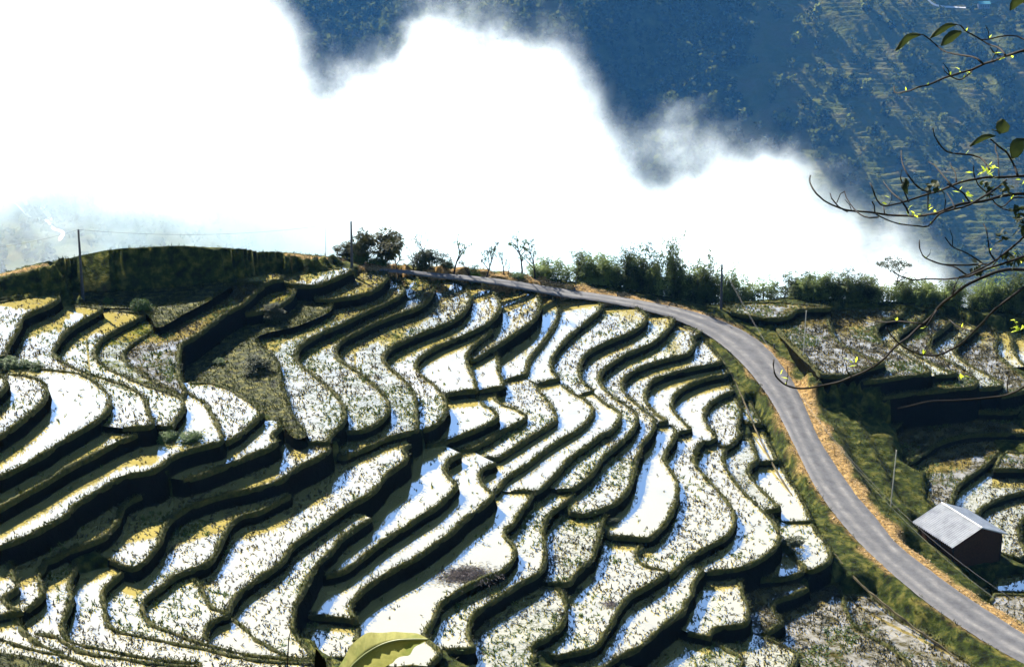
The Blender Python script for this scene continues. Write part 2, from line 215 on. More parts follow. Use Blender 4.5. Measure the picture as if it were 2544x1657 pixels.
# ------------------------------------------------------------------ terraces: name, level, surface, lower edge, back edge
T = """
A6|9.00|w|A -20,1030 35,1055 50,1100 20,1142 0,1162 -50,1200|A -60,1100
A5|8.10|s|A 50,1030 200,1048 292,1082 322,1132 310,1192 260,1252 180,1322 90,1392 0,1452 -60,1490|A -60,1200 @A6
A1|7.40|s|A 375,492 405,518 330,572 230,612 160,652 130,722 90,792 50,862 35,915 -60,930|A -60,560 0,548 200,515
A4|7.00|w|A 140,985 300,1000 500,1022 600,1052 680,1112 742,1182 742,1252 700,1312 620,1372 500,1442 400,1502 E 300,82 150,162 0,242 -60,275|E -60,100 @A5 A 60,1000
FT|5.80|r|A 1560,425 1540,455 1400,545 1250,622 1130,692 1060,715 1010,640 900,592 700,585 510,565 400,515|A 500,480 900,470 1200,440 1500,405
A2|6.40|s|A 690,592 680,607 600,652 500,712 430,772 390,832 363,882 390,922 450,962 560,1012 680,1052 800,1092 900,1132 960,1172 1000,1232 1012,1302 1040,1342 1010,1385 830,1395|@A4 A 100,960 @A1 A 480,565
A13|5.90|w|A 985,1395 900,1452 800,1492 E 640,92 480,172 330,267 160,362 0,452 -60,480|E -60,300 @A4 @A2
A3|5.60|s|A 985,625 980,640 900,682 800,732 700,792 660,842 648,902 690,962 770,1012 880,1062 1000,1112 1120,1152 1210,1182 1245,1222 1235,1282 1190,1342 1150,1392 1060,1375|@A2 A 740,600
A7|5.20|m|A 1075,700 1060,715 990,772 900,832 850,882 843,932 900,992 1000,1052 1080,1102 1200,1150|@A3 A 1020,640
T0|5.20|s|A 1905,372 1908,392 1840,402 1780,425 1650,418 1560,430|A 1580,400 1700,375 1830,350
A8|5.05|d|A 1790,420 1780,435 1720,492 1640,562 1580,592 1500,642 1400,722 1300,792 1230,832 1215,902 1212,1002 1230,1082 1260,1142 1240,1190|@A3 @A7 A 1120,690 1400,530 1540,430
T1|4.50|s|B 700,88 725,100 690,112 560,172 430,212 300,210 195,190|B 150,150 400,110 640,78
A12|4.85|w|A 1250,1130 1330,1192 1395,1232 1450,1322 1490,1402 1502,1480 1420,1512 E 1350,42 1210,92 1060,192 900,222 800,262 650,352 520,432 470,492 350,562 200,642 0,718 -60,745|E -80,600 @A13 @A3 @A8
A9|4.10|m|A 1960,408 1992,440 1982,500 1925,550 1830,592 1700,622 1600,625|A 1540,560 1600,500 1750,400 1900,370
A11|4.20|s|A 1270,1090 1450,1098 1580,1150 1680,1212 1765,1272 1775,1302 1700,1372 1620,1442 1530,1495 1500,1490|@A12 @A8
T2|3.40|S|B 950,112 985,125 975,165 930,215 860,257 760,290 640,308 520,322 440,322|B 400,250 @T1 B 760,110
A14|3.50|w|A 1880,1345 1900,1385 1855,1432 1850,1462 1875,1490 1800,1545 E 1800,62 1680,112 1560,162 1400,222 1270,258|@A12 @A11
A10|3.00|r|A 2240,560 2235,600 2160,645 1990,712 1800,755 1730,800 1830,880 1890,950 1900,1050 1930,1130 1960,1230 2000,1330 2060,1400 2070,1450 2000,1470 1930,1400 1900,1330|@A11 @A8 A 1600,640 @A9 A 2000,420 2100,440
E6|3.60|s|V 20,20 60,45 125,65 150,180 190,290 220,380 150,440 60,500 80,560 160,610 260,655 160,685 0,725 -60,740|V -100,300 -100,-20
E6c|3.70|w|V -60,960 0,980 150,1030 300,1080 450,1120 600,1150 750,1180 900,1230 1000,1270 1150,1310 1400,1390|V 1300,1500 700,1420 200,1330 -80,1280
E6b|3.20|w|V 250,665 212,760 240,830 320,920 400,980 480,1040 600,1100 750,1160|V 700,1170 @E6c V -100,900 @E6
FG|4.20|r|V -60,1125 0,1140 200,1165 350,1190 600,1260 750,1310 900,1380|V 900,1700 -100,1700
E3|3.10|s|E 995,348 985,362 870,422 842,472 822,532 780,592 720,652 600,702 460,752 380,802 V 560,60 510,160 475,250 500,350 520,430 470,520 380,590 300,655|@E6 @A12 E 900,330
S1|2.70|s|V 400,915 560,930 700,970 800,1040 900,1100 1050,1150 1250,1190 1500,1220 1800,1270 2380,1320|V 2300,1500 @E6c @E6b
T3|2.40|S|B 1030,160 1085,205 1112,240 1100,270 1040,312 900,378 800,422 640,502 480,572 360,642 312,690 295,740 310,790 370,842 470,920 560,992 620,1062 660,1132 665,1200 640,1260 590,1302 545,1360 525,1400 430,1395 340,1400|@A10 @T2 B 1000,140
E5|2.40|s|V 815,95 870,90 910,115 890,190 845,280 830,360 860,480 830,600 790,700 752,790 760,880 810,980 880,1030 1000,1060 1150,1090 1350,1130 1600,1180 1900,1230 2380,1270|V 2380,1420 @S1 @E3
E4|2.15|s|N 1040,500 1045,560 960,620 860,680 720,740 600,820 480,910 300,980 120,1030 0,1055 E 1550,362 1400,412 1280,462 1180,532 1140,592 1110,682 1060,752 1000,822 930,865 890,862 830,842 765,812|@E3 @A14 @A10 @T3
T4|1.60|S|B 1230,158 1290,166 1322,192 1332,232 1310,292 1260,347 1180,392 1060,432 900,492 760,562 660,612 612,662 600,712 625,770 700,822 800,892 900,972 970,1052 997,1112 980,1182 920,1242 830,1292 740,1312 670,1312|@T3 B 1060,140
E4b|1.65|s|V 1525,145 1350,300 1240,410 1235,530 1260,640 1270,740 1320,830 1400,890 1500,920 1700,960 1950,1010 2200,1060 2380,1090 F 0,1500 500,1530|F 500,1600 @E5 @E4
T5|0.80|S|B 1480,178 1520,190 1565,222 1603,282 1606,332 1570,402 1500,462 1400,512 1280,557 1150,612 1040,662 980,712 958,762 985,812 1060,882 1140,952 1190,1022 1205,1102 1205,1202 1215,1282 1180,1312 1100,1332 960,1372 860,1422 740,1472 650,1510 605,1500|B 600,1440 680,1330 @T4 B 1350,170
E7|1.10|s|E 2010,355 2000,368 1900,422 1780,482 1680,502 1610,552 1570,612 1530,692 1490,772 1440,832 1340,872 V 2200,190 2050,260 1960,340 1850,420 1740,500 1700,560 1710,660 1760,760 1860,840 2000,890 2200,970 2380,1030 E 1700,1460 1900,1480 2115,1505 F 500,1505|F 500,1560 @E4b @E4
E8|0.60|s|E 1325,935 1340,940 1395,992 1438,1082 1485,1142 1575,1170 1580,1190 1505,1215 1445,1262 1420,1322 1445,1365|@E7
T6|0.00|s|B 1700,205 1725,215 1792,272 1832,342 1832,392 1790,452 1720,512 1620,562 1480,622 1360,672 1260,732 1210,782 1203,832 1250,892 1340,962 1400,1032 1430,1092 1425,1162 1390,1222 1330,1272 1250,1302|@T5 B 1580,195
F1|0.25|s|N 2000,495 1930,540 1925,570 1965,640 1930,700 1850,760 1720,850 1690,890 1600,1010 1480,1110 1280,1220 1030,1400 F 300,672 230,732 180,812 80,892 0,942 E 1700,1002 1640,1062 1610,1112 1590,1170|@E8 @E7 @E4 @T5
E9|0.00|w|E 1595,1205 1680,1262 1770,1352 1880,1412 1985,1485 1900,1485|@E7 @E8
T7b|-0.60|w|B 1765,540 1770,560 1700,612 1612,692 1585,745 1600,822 1632,882 1655,962 1650,1002 1560,1010 1415,1030|@T6
F2|-0.50|s|F 785,520 770,530 680,592 580,662 520,742 440,812 390,882 350,962 310,1042 270,1112 258,1192 250,1262 270,1322 330,1402 390,1480 300,1500 E 1990,1495|@E9 E 1600,1200 @F1
T7|-1.10|s|B 2060,258 2095,267 2132,312 2137,372 2110,442 2040,512 1950,572 1850,642 1740,712 1640,772 1605,775|@T7b @T6 B 1810,260
M1|-1.30|w|B 1640,1005 1670,1062 1740,1132 L 1060,70 1130,140 1100,210 900,310 700,390 500,470 300,515|B 1250,1390 @T6 @T7b
T7c|-1.60|w|B 1800,718 1827,800 1832,872 1862,932 1852,972 1780,988 1670,1005|@T7b @T7
F3|-1.50|w|L 690,600 670,615 560,680 510,770 530,850 600,920 650,980 560,1090 420,1220 280,1310 120,1410 F 1040,572 940,632 840,702 740,782 650,852 580,892 475,915|@F2 @F1 @M1
M2|-2.10|w|B 1800,1005 1805,1072 1870,1122 L 1300,60 1440,130 1470,170 1380,240 1200,330 1000,460 820,550 680,565|@M1 @T7c
T8|-2.30|w|B 2200,300 2235,306 2278,352 2272,452 2212,562 2132,672 2062,762 2040,852 2000,892 1870,922|@T7c @T7 B 2140,300
F4|-2.30|w|L 1100,715 1080,725 960,790 920,880 960,970 1040,1040 1080,1075 1040,1140 900,1260 740,1380 F 1350,612 1230,702 1100,792 970,862 850,932 750,1002 690,1062 652,1112 655,1172 690,1232 620,1218 480,1205 350,1195|@F2 @F3 @M2
M3|-2.55|s|B 2065,932 2090,942 2130,1002 2200,1082 2252,1162 2262,1222 L 1760,260 1600,360 1400,490 1200,620 1110,660 960,640|@M2 @T7c @T8
T9|-2.65|w|C 680,322 695,328 742,358 730,402 650,472 550,552 450,652 385,742 368,812 400,882 428,908 350,932 265,948|@T8 C 435,325
F4b|-2.80|s|F 695,1235 705,1282 700,1345 720,1440 620,1490 470,1485|F 400,1480 @F2 @F4
M4|-3.00|w|C 445,958 530,1022 620,1072 L 2265,70 2230,170 2100,310 1900,430 1700,560 1500,720 1330,830 1220,910 1140,1020 1090,1050|@F4 @M3 @T9
T10|-3.20|s|C 980,374 1000,382 1062,412 1088,452 1050,512 950,572 830,622 700,682 620,742 583,822 588,902 630,962 685,1000 600,1028|@M4 @T9 C 760,370
M5|-3.40|w|C 690,1025 780,1102 860,1152 892,1192 870,1252 800,1322 L 2380,370 2230,490 2050,610 1950,700 1850,820 1750,920 1680,990 1590,1050 1400,1045 1280,1055|@M4 @T10
R0|-4.40|d|D 800,378 785,388 620,392 540,402 510,432 440,458 320,465|D 60,420 -20,345 400,340 780,368
F5|-3.55|w|F 1890,335 1905,347 1880,402 1820,482 1770,562 1718,602 1720,652 1770,702 1792,752 1760,822 1680,892 1560,942 1440,1002 1340,1062 1270,1112 1240,1182 1200,1262 1168,1312 1172,1352 1230,1400 1270,1450 1180,1550|F 900,1560 720,1400 @F4 @M4 @M5
T11|-3.90|s|C 1255,455 1290,480 1230,562 1150,632 1050,682 930,732 820,802 750,862 733,922 770,992 840,1052 930,1112 1000,1162 1022,1212 990,1292 920,1372 L 2380,650 2310,760 2230,860 2100,970 2000,1025 1830,1025|@M5 @T10 C 1110,435
F6|-4.30|s|G 465,345 485,362 420,422 340,482 298,542 283,622 295,702 300,782 280,862 220,922 120,972 0,1052 F 1600,1112 1540,1152 1490,1202 1468,1272 1470,1352 1495,1422 1320,1432|F 1280,1420 @F5 @T11
R1|-5.20|d|D 770,412 792,492 820,572 870,642 950,692 1050,742 1130,772 1205,792 1180,812 1080,842 980,878 850,893 730,885 680,830|D 600,750 450,600 350,500 @R0
T12|-4.60|s|C 1485,560 1490,575 1442,602 1442,662 1400,722 1300,752 1150,792 1020,842 930,902 903,962 930,1032 1000,1092 1080,1162 1142,1212 1150,1262 1110,1342 1040,1422 G 960,35 925,125 910,212 880,302 830,372 750,432 660,468 560,495 460,482|G 450,440 @T11 C 1310,500
G0|-5.10|S|G 710,480 712,495 692,562 670,652 640,742 620,802 560,852 500,912 450,972 310,965|@F6 @T12
R2|-6.00|d|K 820,480 720,510 640,552 603,602 618,672 690,732 800,792 900,852 1000,912 1052,942 1020,975 900,988 760,1005 640,1025 490,1042|@R1 K 210,440 500,425 800,440
T13|-5.20|s|C 1520,615 1575,682 1625,742 1648,785 1540,812 1400,842 1250,882 1130,932 1088,1002 1083,1072 1120,1132 1180,1192 1245,1232 1170,1250|@T12 C 1510,630
G0b|-5.40|S|G 385,990 392,1005 432,1082 442,1162 420,1242 370,1302 300,1352 215,1392 195,1432 230,1472 205,1522 260,1580|F 1500,1640 1300,1500 @F6 @G0
G1|-5.60|w|C 1255,1262 1275,1272 1312,1312 1290,1382 1240,1452 G 1130,72 1122,122 1160,182 1202,252 1213,332 1200,402 1170,482 1120,562 1060,622 1000,662 870,655 730,645|G 700,600 @T12 @T13
R3|-6.80|S|K 1000,520 900,572 800,642 785,692 830,745 950,822 1060,882 1180,942 1275,967 1200,983 1090,988|@R2 K 900,450 1010,470
T14|-5.90|w|C 1665,830 1695,880 1580,902 1450,942 1340,1002 1290,1062 1283,1132 1330,1202 1400,1272 1425,1292 1330,1315|@G1 @T13
G1b|-6.10|s|G 985,672 980,685 940,732 935,802 1000,852 1125,882 1130,900 1080,942 980,1002 890,1052 840,1102 800,1162 760,1242 710,1312 670,1382 600,1425 500,1450 370,1475|G 300,1450 @G0b @G0 @G1
G2|-6.40|s|C 1515,1382 1470,1442 1448,1492 G 1335,62 1328,132 1370,192 1440,272 1520,362 1582,442 1607,512 1590,592 1540,652 1450,702 1340,762 1260,822 1200,882 1160,915 1130,890|@G1b @G1 @T14
R4|-7.50|d|K 1235,535 1160,602 1080,662 1048,722 1068,782 1160,842 1270,902 1370,962 1432,1012 1442,1052 1400,1082 1280,1095 1100,1115 900,1135 640,1172|K 620,1100 @R2 @R3 K 1100,480
T15|-6.60|w|C 1690,925 1735,995 1742,1008 1640,1052 1560,1112 1528,1182 1540,1252 1590,1322 1615,1355 1550,1392 1500,1380|@G2 @T14
G6|-6.90|s|G 1300,845 1375,868 1385,885 1330,962 1310,1042 1270,1102 1250,1162 1180,1212 1100,1272 1040,1332 960,1402 880,1445 780,1492 700,1560|G 550,1560 @G1b @G2
T16|-7.10|s|C 1745,1050 1795,1140 1792,1222 1775,1292 1795,1335 1750,1392 1680,1435 1640,1425|C 1600,1380 @T15
G3|-7.20|s|C 1690,1430 G 1540,42 1527,112 1560,192 1620,282 1700,372 1780,452 1840,512 1892,572 1915,642 1892,712 1830,772 1750,822 1650,862 1530,882 1410,893|@G2 @T15 @T16
R5|-8.30|S|K 1450,600 1430,605 1350,672 1278,732 1262,792 1310,852 1420,922 1540,982 1620,1032 1655,1062 1600,1088 1430,1100|@R4 K 1110,475 1250,500
T17|-7.50|S|C 1860,1090 1950,1245 1940,1258 1835,1252|C 1780,1200 1790,1130
G4|-7.70|S|G 1715,-20 1750,60 1762,120 1712,162 1708,222 1760,292 1830,362 1890,422 1915,452 1815,468|@G3 G 1580,10 1640,-30
G7|-8.00|s|G 1625,935 1645,952 1662,1042 1690,1112 1702,1192 1680,1245 1600,1265 1500,1275 1445,1302 1435,1345|G 1280,1310 @G6 @G3
T18|-8.10|w|C 1950,1285 2060,1500 2065,1535 1925,1545|C 1880,1420 1840,1270 1900,1255
R6|-9.00|d|K 1560,570 1615,682 1600,742 1630,822 1700,892 1780,962 1860,1020 1900,1100 1833,1120 1650,1160|@R5 K 1400,540
G5|-8.60|w|G 1915,140 1985,262 2065,382 H 605,535 600,548 430,550|@G4 G 1740,140
H1|-8.70|s|H 605,555 665,642 735,742 735,802 690,845 600,885 560,872|H 480,790 400,700 @G3 @G5
G9|-8.70|S|G 1240,1305 1350,1340 1500,1402 1620,1462 1668,1502 1640,1580|G 1000,1700 @G6 @G7
R7|-9.60|s|K 1690,610 1740,692 1745,762 1790,842 1850,910|@R6
H2|-8.90|s|H 560,835 540,892 430,932 280,945 125,948|@G3 H 420,680 500,760
R10|-9.70|d|K 1900,1110 1650,1165 1400,1185 1150,1200 950,1220 800,1250|K 700,1200 @R4 @R5 @R6
G10|-9.30|S|G 1785,1335 1900,1382 2000,1432 2045,1475 1990,1580|G 1700,1650 @G9 @G7
R8|-10.20|w|K 2000,720 2000,950|@R7 K 1700,600 1850,640
G8|-9.50|d|H 580,1005 480,1052 380,1082 338,1112 345,1172 395,1222 400,1245 300,1310 240,1330|@G7 @H2
R11|-10.50|d|K 1840,1235 1800,1262 1760,1292 1650,1298 1400,1288 1150,1303 950,1343 800,1393 725,1445|K 700,1380 @R10
H3|-10.60|d|H 760,970 800,1000 840,1120 880,1220 960,1310 1100,1380 1200,1450 1300,1550 1400,1700|H 500,1700 @G10 @G8 H 640,1000
R12|-11.30|d|D 2300,1330 1960,1333 1780,1352 1620,1402 1500,1482 1390,1550|D 1330,1460 @R11
H4|-11.10|d|H 900,1040 1000,1050 1130,1150 1250,1240 1400,1300 1500,1380 1600,1450 1800,1600 1900,1700|H 1400,1800 @H3
R14|-11.80|d|H 2150,185 1865,183|H 1895,100 1950,60 2150,80
R13|-12.00|d|H 1895,65 1850,122 1760,192 1660,262 1608,312 1588,372 1570,432 1545,490|H 1400,400 1390,200 @R12 H 1890,30
R15|-12.70|S|H 2150,320 1950,372 1830,422 1768,472 1752,542 1760,600|H 1640,560 @R13 H 1880,220 2150,200
R18|-13.00|d|H 2150,1300 1950,1220 1820,1120|H 1860,1045 2150,1050
R16|-13.30|S|H 2110,480 2048,562 2038,642 2060,700 2110,760|H 2040,800 1900,760 @R15 H 2150,360
R17|-13.90|s|H 2150,1040 1900,1040 1850,1000|H 1870,930 2150,900
"""
PAD = {}
KZ = 1.25        # height of one terrace step
for ln in T.strip().splitlines():
    n, z, k, f, b = ln.split('|'); z = float(z) * KZ
    P = np.array([at_z(u, v, z)[:2] for u, v in px(f)])
    PAD[n] = dict(z=z, k=k, front=catmull(P, .45), back=px(b))
def near(P, q): return int(np.argmin(((P - q) ** 2).sum(1)))
def seg(P, N, i, j, off):
    idx = range(i, j + 1) if i <= j else range(i, j - 1, -1)
    return np.array([P[k] + N[k] * off for k in idx])
def normals(P):
    t = np.gradient(P, axis=0); t /= np.linalg.norm(t, axis=1)[:, None] + 1e-9
    return np.stack([-t[:, 1], t[:, 0]], 1)
def close(p, off):
    pts = [p['front']]; flag = [np.ones(len(p['front']), bool)]; cur = p['front'][-1]; back = p['back']
    for i, e in enumerate(back):
        if isinstance(e, str):
            q = PAD[e]; P = q['front']; a = near(P, cur)
            if i + 1 < len(back):
                nx = back[i + 1]
                if isinstance(nx, str):
                    P2 = PAD[nx]['front']; dd = ((P[:, None] - P2[None]) ** 2).sum(2); b = int(np.unravel_index(np.argmin(dd), dd.shape)[0])
                else: b = near(P, at_z(*nx, p['z'])[:2])
            else: b = near(P, p['front'][0])
            s = seg(P, q.get('nin', np.zeros_like(P)), a, b, off); pts.append(s); flag.append(np.zeros(len(s), bool)); cur = P[b]
        else:
            c = at_z(*e, p['z'])[:2]; pts.append(c[None]); flag.append(np.ones(1, bool)); cur = c
    return np.vstack(pts), np.concatenate(flag)
def area(P): return .5 * np.sum(P[:, 0] * np.roll(P[:, 1], -1) - np.roll(P[:, 0], -1) * P[:, 1])
for p in PAD.values():
    Q, _ = close(p, 0); p['nin'] = normals(p['front']) * (1 if area(Q) > 0 else -1)
def inside(P, X, Y):
    r = np.zeros(X.shape, bool); n = len(P); j = n - 1
    for i in range(n):
        a, b = P[i], P[j]; c = (a[1] > Y) != (b[1] > Y)
        if c.any():
            r ^= c & (X < (b[0] - a[0]) * (Y - a[1]) / (b[1] - a[1] + 1e-12) + a[0])
        j = i
    return r
def fnoise(P, s, seed=0.0): return np.array([mnoise.noise(Vector((p[0] * s, p[1] * s, (p[2] if len(p) > 2 else 0) * s + seed))) for p in P])
bund_runs = []
for n, p in PAD.items():
    Q, fl = close(p, .7)
    if area(Q) < 0: Q = Q[::-1]; fl = fl[::-1]
    # even spacing on hand-placed stretches
    out, of = [], []
    for i in range(len(Q)):
        a, b = Q[i], Q[(i + 1) % len(Q)]; L = np.linalg.norm(b - a); k = max(1, int(L / .6)); g = fl[i] and fl[(i + 1) % len(Q)]
        for t in range(k): out.append(a + (b - a) * t / k); of.append(g if t else (fl[i]))
    Q = np.array(out); fl = np.array(of); p['poly'] = Q; p['fl'] = fl; z = p['z']
    t = np.roll(Q, -1, 0) - np.roll(Q, 1, 0); t /= np.linalg.norm(t, axis=1)[:, None] + 1e-9; nin = np.stack([-t[:, 1], t[:, 0]], 1); p['n'] = nin
    m = len(Q); wob = fnoise(Q, .7, z)
    # earth bank
    V = []; F = []
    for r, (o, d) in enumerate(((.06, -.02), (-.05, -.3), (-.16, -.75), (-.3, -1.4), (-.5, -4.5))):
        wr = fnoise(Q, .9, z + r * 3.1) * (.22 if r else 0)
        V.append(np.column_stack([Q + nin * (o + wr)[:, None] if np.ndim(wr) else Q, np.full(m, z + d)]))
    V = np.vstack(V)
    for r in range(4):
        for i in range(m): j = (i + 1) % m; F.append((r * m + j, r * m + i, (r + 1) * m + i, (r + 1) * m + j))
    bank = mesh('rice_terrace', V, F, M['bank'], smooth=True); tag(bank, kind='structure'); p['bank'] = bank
    cv, _, tri, _, _, _ = delaunay_2d_cdt([Vector((float(q[0]), float(q[1]))) for q in Q], [(i, (i + 1) % m) for i in range(m)], [], 1, 1e-4)
    V3 = [(q[0], q[1], z) for q in cv]
    wt = mesh('paddy_water' if p['k'] not in 'r' else 'field_surface', V3, [tuple(f) for f in tri], M[p['k']], bank)
    # bund: a rounded mud lip along every free edge
    runs = []; cur = []
    start = 0
    if not fl.all():
        start = int(np.argmin(fl))
    for kk in range(m + 1):
        i = (start + kk) % m
        if fl[i] and kk < m: cur.append(i)
        else:
            if len(cur) > 2: runs.append(cur)
            cur = []
    V = []; F = []; prof = ((-.16, -.35), (-.08, .06), (.06, .19), (.24, .2), (.38, .08), (.48, -.06))
    for rn in runs:
        b0 = len(V); L = len(rn); bund_runs.append((Q[rn], nin[rn], z, p['k']))
        for q, i in enumerate(rn):
            sc = .84 + .5 * wob[i] + .4 * mnoise.noise(Vector((Q[i][0] * 2.2, Q[i][1] * 2.2, z)))
            tp = min(1, .45 + .2 * min(q, L - 1 - q))
            for o, h in prof: V.append((Q[i][0] + nin[i][0] * o * sc, Q[i][1] + nin[i][1] * o * sc, z + (h * sc * tp if h > 0 else h)))
        for q in range(L - 1):
            for c in range(5): a = b0 + q * 6 + c; F.append((a + 6, a + 7, a + 1, a))
    if V and p['k'] != 'r': mesh('bund', V, F, M['bund'], bank, smooth=True)

# ------------------------------------------------------------------ road line and hillside ground
RL = px("O 880,629 940,634 1000,642 1100,653 1200,668 1300,687 1400,700 1500,720 1580,745 1650,780 1710,828 1760,884 1800,942 1830,1000 1860,1060 1890,1120 1930,1180 1980,1240 2040,1300 2120,1370 2200,1430 2300,1495 2400,1550")
RR = px("O 890,624 950,628 1010,634 1100,641 1200,653 1300,669 1400,683 1500,699 1600,719 1680,745 1750,780 1800,825 1840,880 1870,940 1900,1010 1940,1075 1985,1140 2035,1200 2085,1260 2150,1313 2230,1372 2310,1425 2410,1490")
RZ = [3.6, 3.2, 2.5, 1.3, .1, -1.6, -2.4, -3.2, -4.0, -4.8, -5.5, -6.1, -6.7, -7.2, -7.7, -8.2, -8.7, -9.2, -9.6, -10.0, -10.4, -10.8, -11.1]
RLp = catmull([at_z(*q, z) for q, z in zip(RL, KZ * np.array(RZ))], .8); RRp = catmull([at_z(*q, z) for q, z in zip(RR, KZ * np.array(RZ))], .8)
kk = 240
def rs(P, k):
    d = np.r_[0, np.cumsum(np.linalg.norm(np.diff(P, axis=0), axis=1))]; t = np.linspace(0, d[-1], k)
    return np.stack([np.interp(t, d, P[:, i]) for i in range(3)], 1)
A_, B_ = rs(RLp, kk), rs(RRp, kk); ROADC = (A_ + B_) / 2
ctrl = []
def line(s, zs, step=1.5, dz=0):
    P = px(s); zs = zs if hasattr(zs, '__len__') else [zs] * len(P)
    L = resample([at_z(*q, z * KZ) for q, z in zip(P, zs)], step); L[:, 2] += dz; ctrl.append(L); return L
ctrl.append(A_ - (0, 0, .12)); ctrl.append(B_ - (0, 0, .12))
for p in PAD.values():
    f = p['front'][::3]; ctrl.append(np.column_stack([f - p['nin'][::3] * .3, np.full(len(f), p['z'] - .75)]))
# ridge line beyond the road, falling away to the valley
ridge = line("O 880,622 1000,627 1100,634 1200,646 1300,661 1400,675 1500,691 1600,711 1680,722 1760,712 1850,700 1930,704 2100,714 2250,726 2400,742", [3.8, 2.8, 1.6, .3, -1.5, -2.4, -3.4, -4.3, -4.5, -4.5, -4.5, -4.9, -6, -7.5, -9.2])
for d, dz in ((2.5, -.2), (5, -1.2), (8, -2.6), (12, -4.5), (18, -8), (30, -17), (50, -32)): ctrl.append(ridge[::2] + (0, d, dz))
# ploughed bank at the top left
mb = line("O -40,698 0,692 150,678 300,672 450,662 560,648 680,632 770,616", [7.3, 7.3, 7.3, 7.2, 6.8, 6.2, 5.2, 4.4])
mt_px = px("O -40,656 0,647 60,630 150,608 270,592 400,585 520,590 620,597 700,604 790,612"); mt = []
for u, v in mt_px:
    mt.append(at_y(u, v, np.interp(at_y(u, v, 228)[0], mb[:, 0], mb[:, 1]) + 2.6))
mt = resample(np.array(mt), 1.2); ctrl.append(mt); ctrl.append(mt + (0, 1.2, .0)); ctrl.append(mt + (0, 3.2, -.25)); ctrl.append((mb[1:] + mt[:len(mb) - 1][:, :]) / 2 if False else mb + (0, .6, 1.2))
for d, dz in ((8, -4), (16, -10), (30, -21), (50, -36)): ctrl.append(mt[::2] + (0, d, dz))
line("O 780,622 830,624 880,626", [4.4, 4.0, 3.8])
# grassy slope and yard right of the road
line("O 1760,745 1850,850 1900,890 1950,980", [-5.0, -6.6, -7.2, -8.3]); line("O 1830,800 1960,930 2010,1050 2050,1150 2100,1230", [-5.8, -7.7, -9.4, -10.6, -11.5])
line("O 1900,850 2000,950 2080,1080 2130,1180", [-6.4, -8.4, -10.6, -12]); line("O 2120,1290 2200,1340 2290,1390 2400,1430", [-11.3, -11.9, -12.2, -12.3])
line("O 2150,1230 2230,1290 2310,1320", [-12.1, -12.4, -12.9])
# verge and ditch left of the road
dit = px("O 1635,780 1690,850 1730,930 1760,1000 1800,1080 1850,1160 1900,1230 1945,1290 2000,1350 2070,1410 2150,1470 2230,1530")
ditz = [-5.1, -6.0, -6.8, -7.4, -8.0, -8.5, -9.0, -9.4, -9.8, -10.2, -10.6, -11.0]
DIT = catmull([at_z(*q, z) for q, z in zip(dit, KZ * np.array(ditz))], .6); ctrl.append(DIT - (0, 0, .15))
ctrl.append(np.array([[-75, 118, 6.], [-40, 112, 5.], [0, 115, -1.], [30, 118, -7.], [60, 120, -13.], [85, 140, -14], [90, 180, -13], [90, 215, -12], [95, 245, -11], [-90, 150, 9], [-95, 190, 9], [-100, 215, 9], [-100, 232, 3], [-98, 250, -12], [-95, 295, -45], [95, 295, -50]]) * (1, 1, KZ))
CT = np.vstack(ctrl)
gx = np.arange(-92, 96, .42); gy = np.arange(112, 300, .42); X, Y = np.meshgrid(gx, gy); G = np.column_stack([X.ravel(), Y.ravel()])
Z = np.zeros(len(G))
for i in range(0, len(G), 4000):
    d2 = ((G[i:i + 4000, None] - CT[None, :, :2]) ** 2).sum(2) + .05
    wgt = d2 ** -2.2; Z[i:i + 4000] = (wgt * CT[None, :, 2]).sum(1) / wgt.sum(1)
gn = np.array([mnoise.fractal(Vector((g[0] * .5, g[1] * .5, 0)), 1, 2, 4) for g in G]); Z += gn * .10
occ = np.zeros(len(G), bool)
for p in PAD.values():
    Q = p['poly']; lo, hi = Q.min(0) - .5, Q.max(0) + .5; bx = np.where((G > lo).all(1) & (G < hi).all(1))[0]
    if len(bx):
        k = bx[inside(Q, G[bx, 0], G[bx, 1])]; Z[k] = np.minimum(Z[k], p['z'] - .45); occ[k] = True
RP = np.vstack([A_, B_[::-1]])[:, :2]; onroad = inside(RP, G[:, 0], G[:, 1])
drd = np.full(len(G), 1e3)
for i in range(0, len(G), 6000):
    dd = ((G[i:i + 6000, None] - ROADC[None, ::2, :2]) ** 2).sum(2); j = dd.argmin(1); drd[i:i + 6000] = np.sqrt(dd[np.arange(len(j)), j])
    z_r = ROADC[::2, 2][j]; kd = onroad[i:i + 6000] | (drd[i:i + 6000] < 2.0); Z[i:i + 6000][kd] = np.minimum(Z[i:i + 6000][kd], z_r[kd] - .1)
nxg, nyg = len(gx), len(gy)
for LN, gap, slope in ((mt, 3.2, .55), (ridge, 2.8, .40)):
    o_ = np.argsort(LN[:, 0]); yy = np.interp(G[:, 0], LN[o_, 0], LN[o_, 1]); zz = np.interp(G[:, 0], LN[o_, 0], LN[o_, 2])
    k_ = (G[:, 1] > yy + gap) & ((G[:, 0] < LN[:, 0].max()) if LN is mt else (G[:, 0] > LN[:, 0].min()))
    Z[k_] = np.minimum(Z[k_], (zz - .2 - slope * (G[:, 1] - yy - gap))[k_])
idx = np.arange(nxg * nyg).reshape(nyg, nxg); F = np.stack([idx[:-1, :-1], idx[:-1, 1:], idx[1:, 1:], idx[1:, :-1]], -1).reshape(-1, 4)
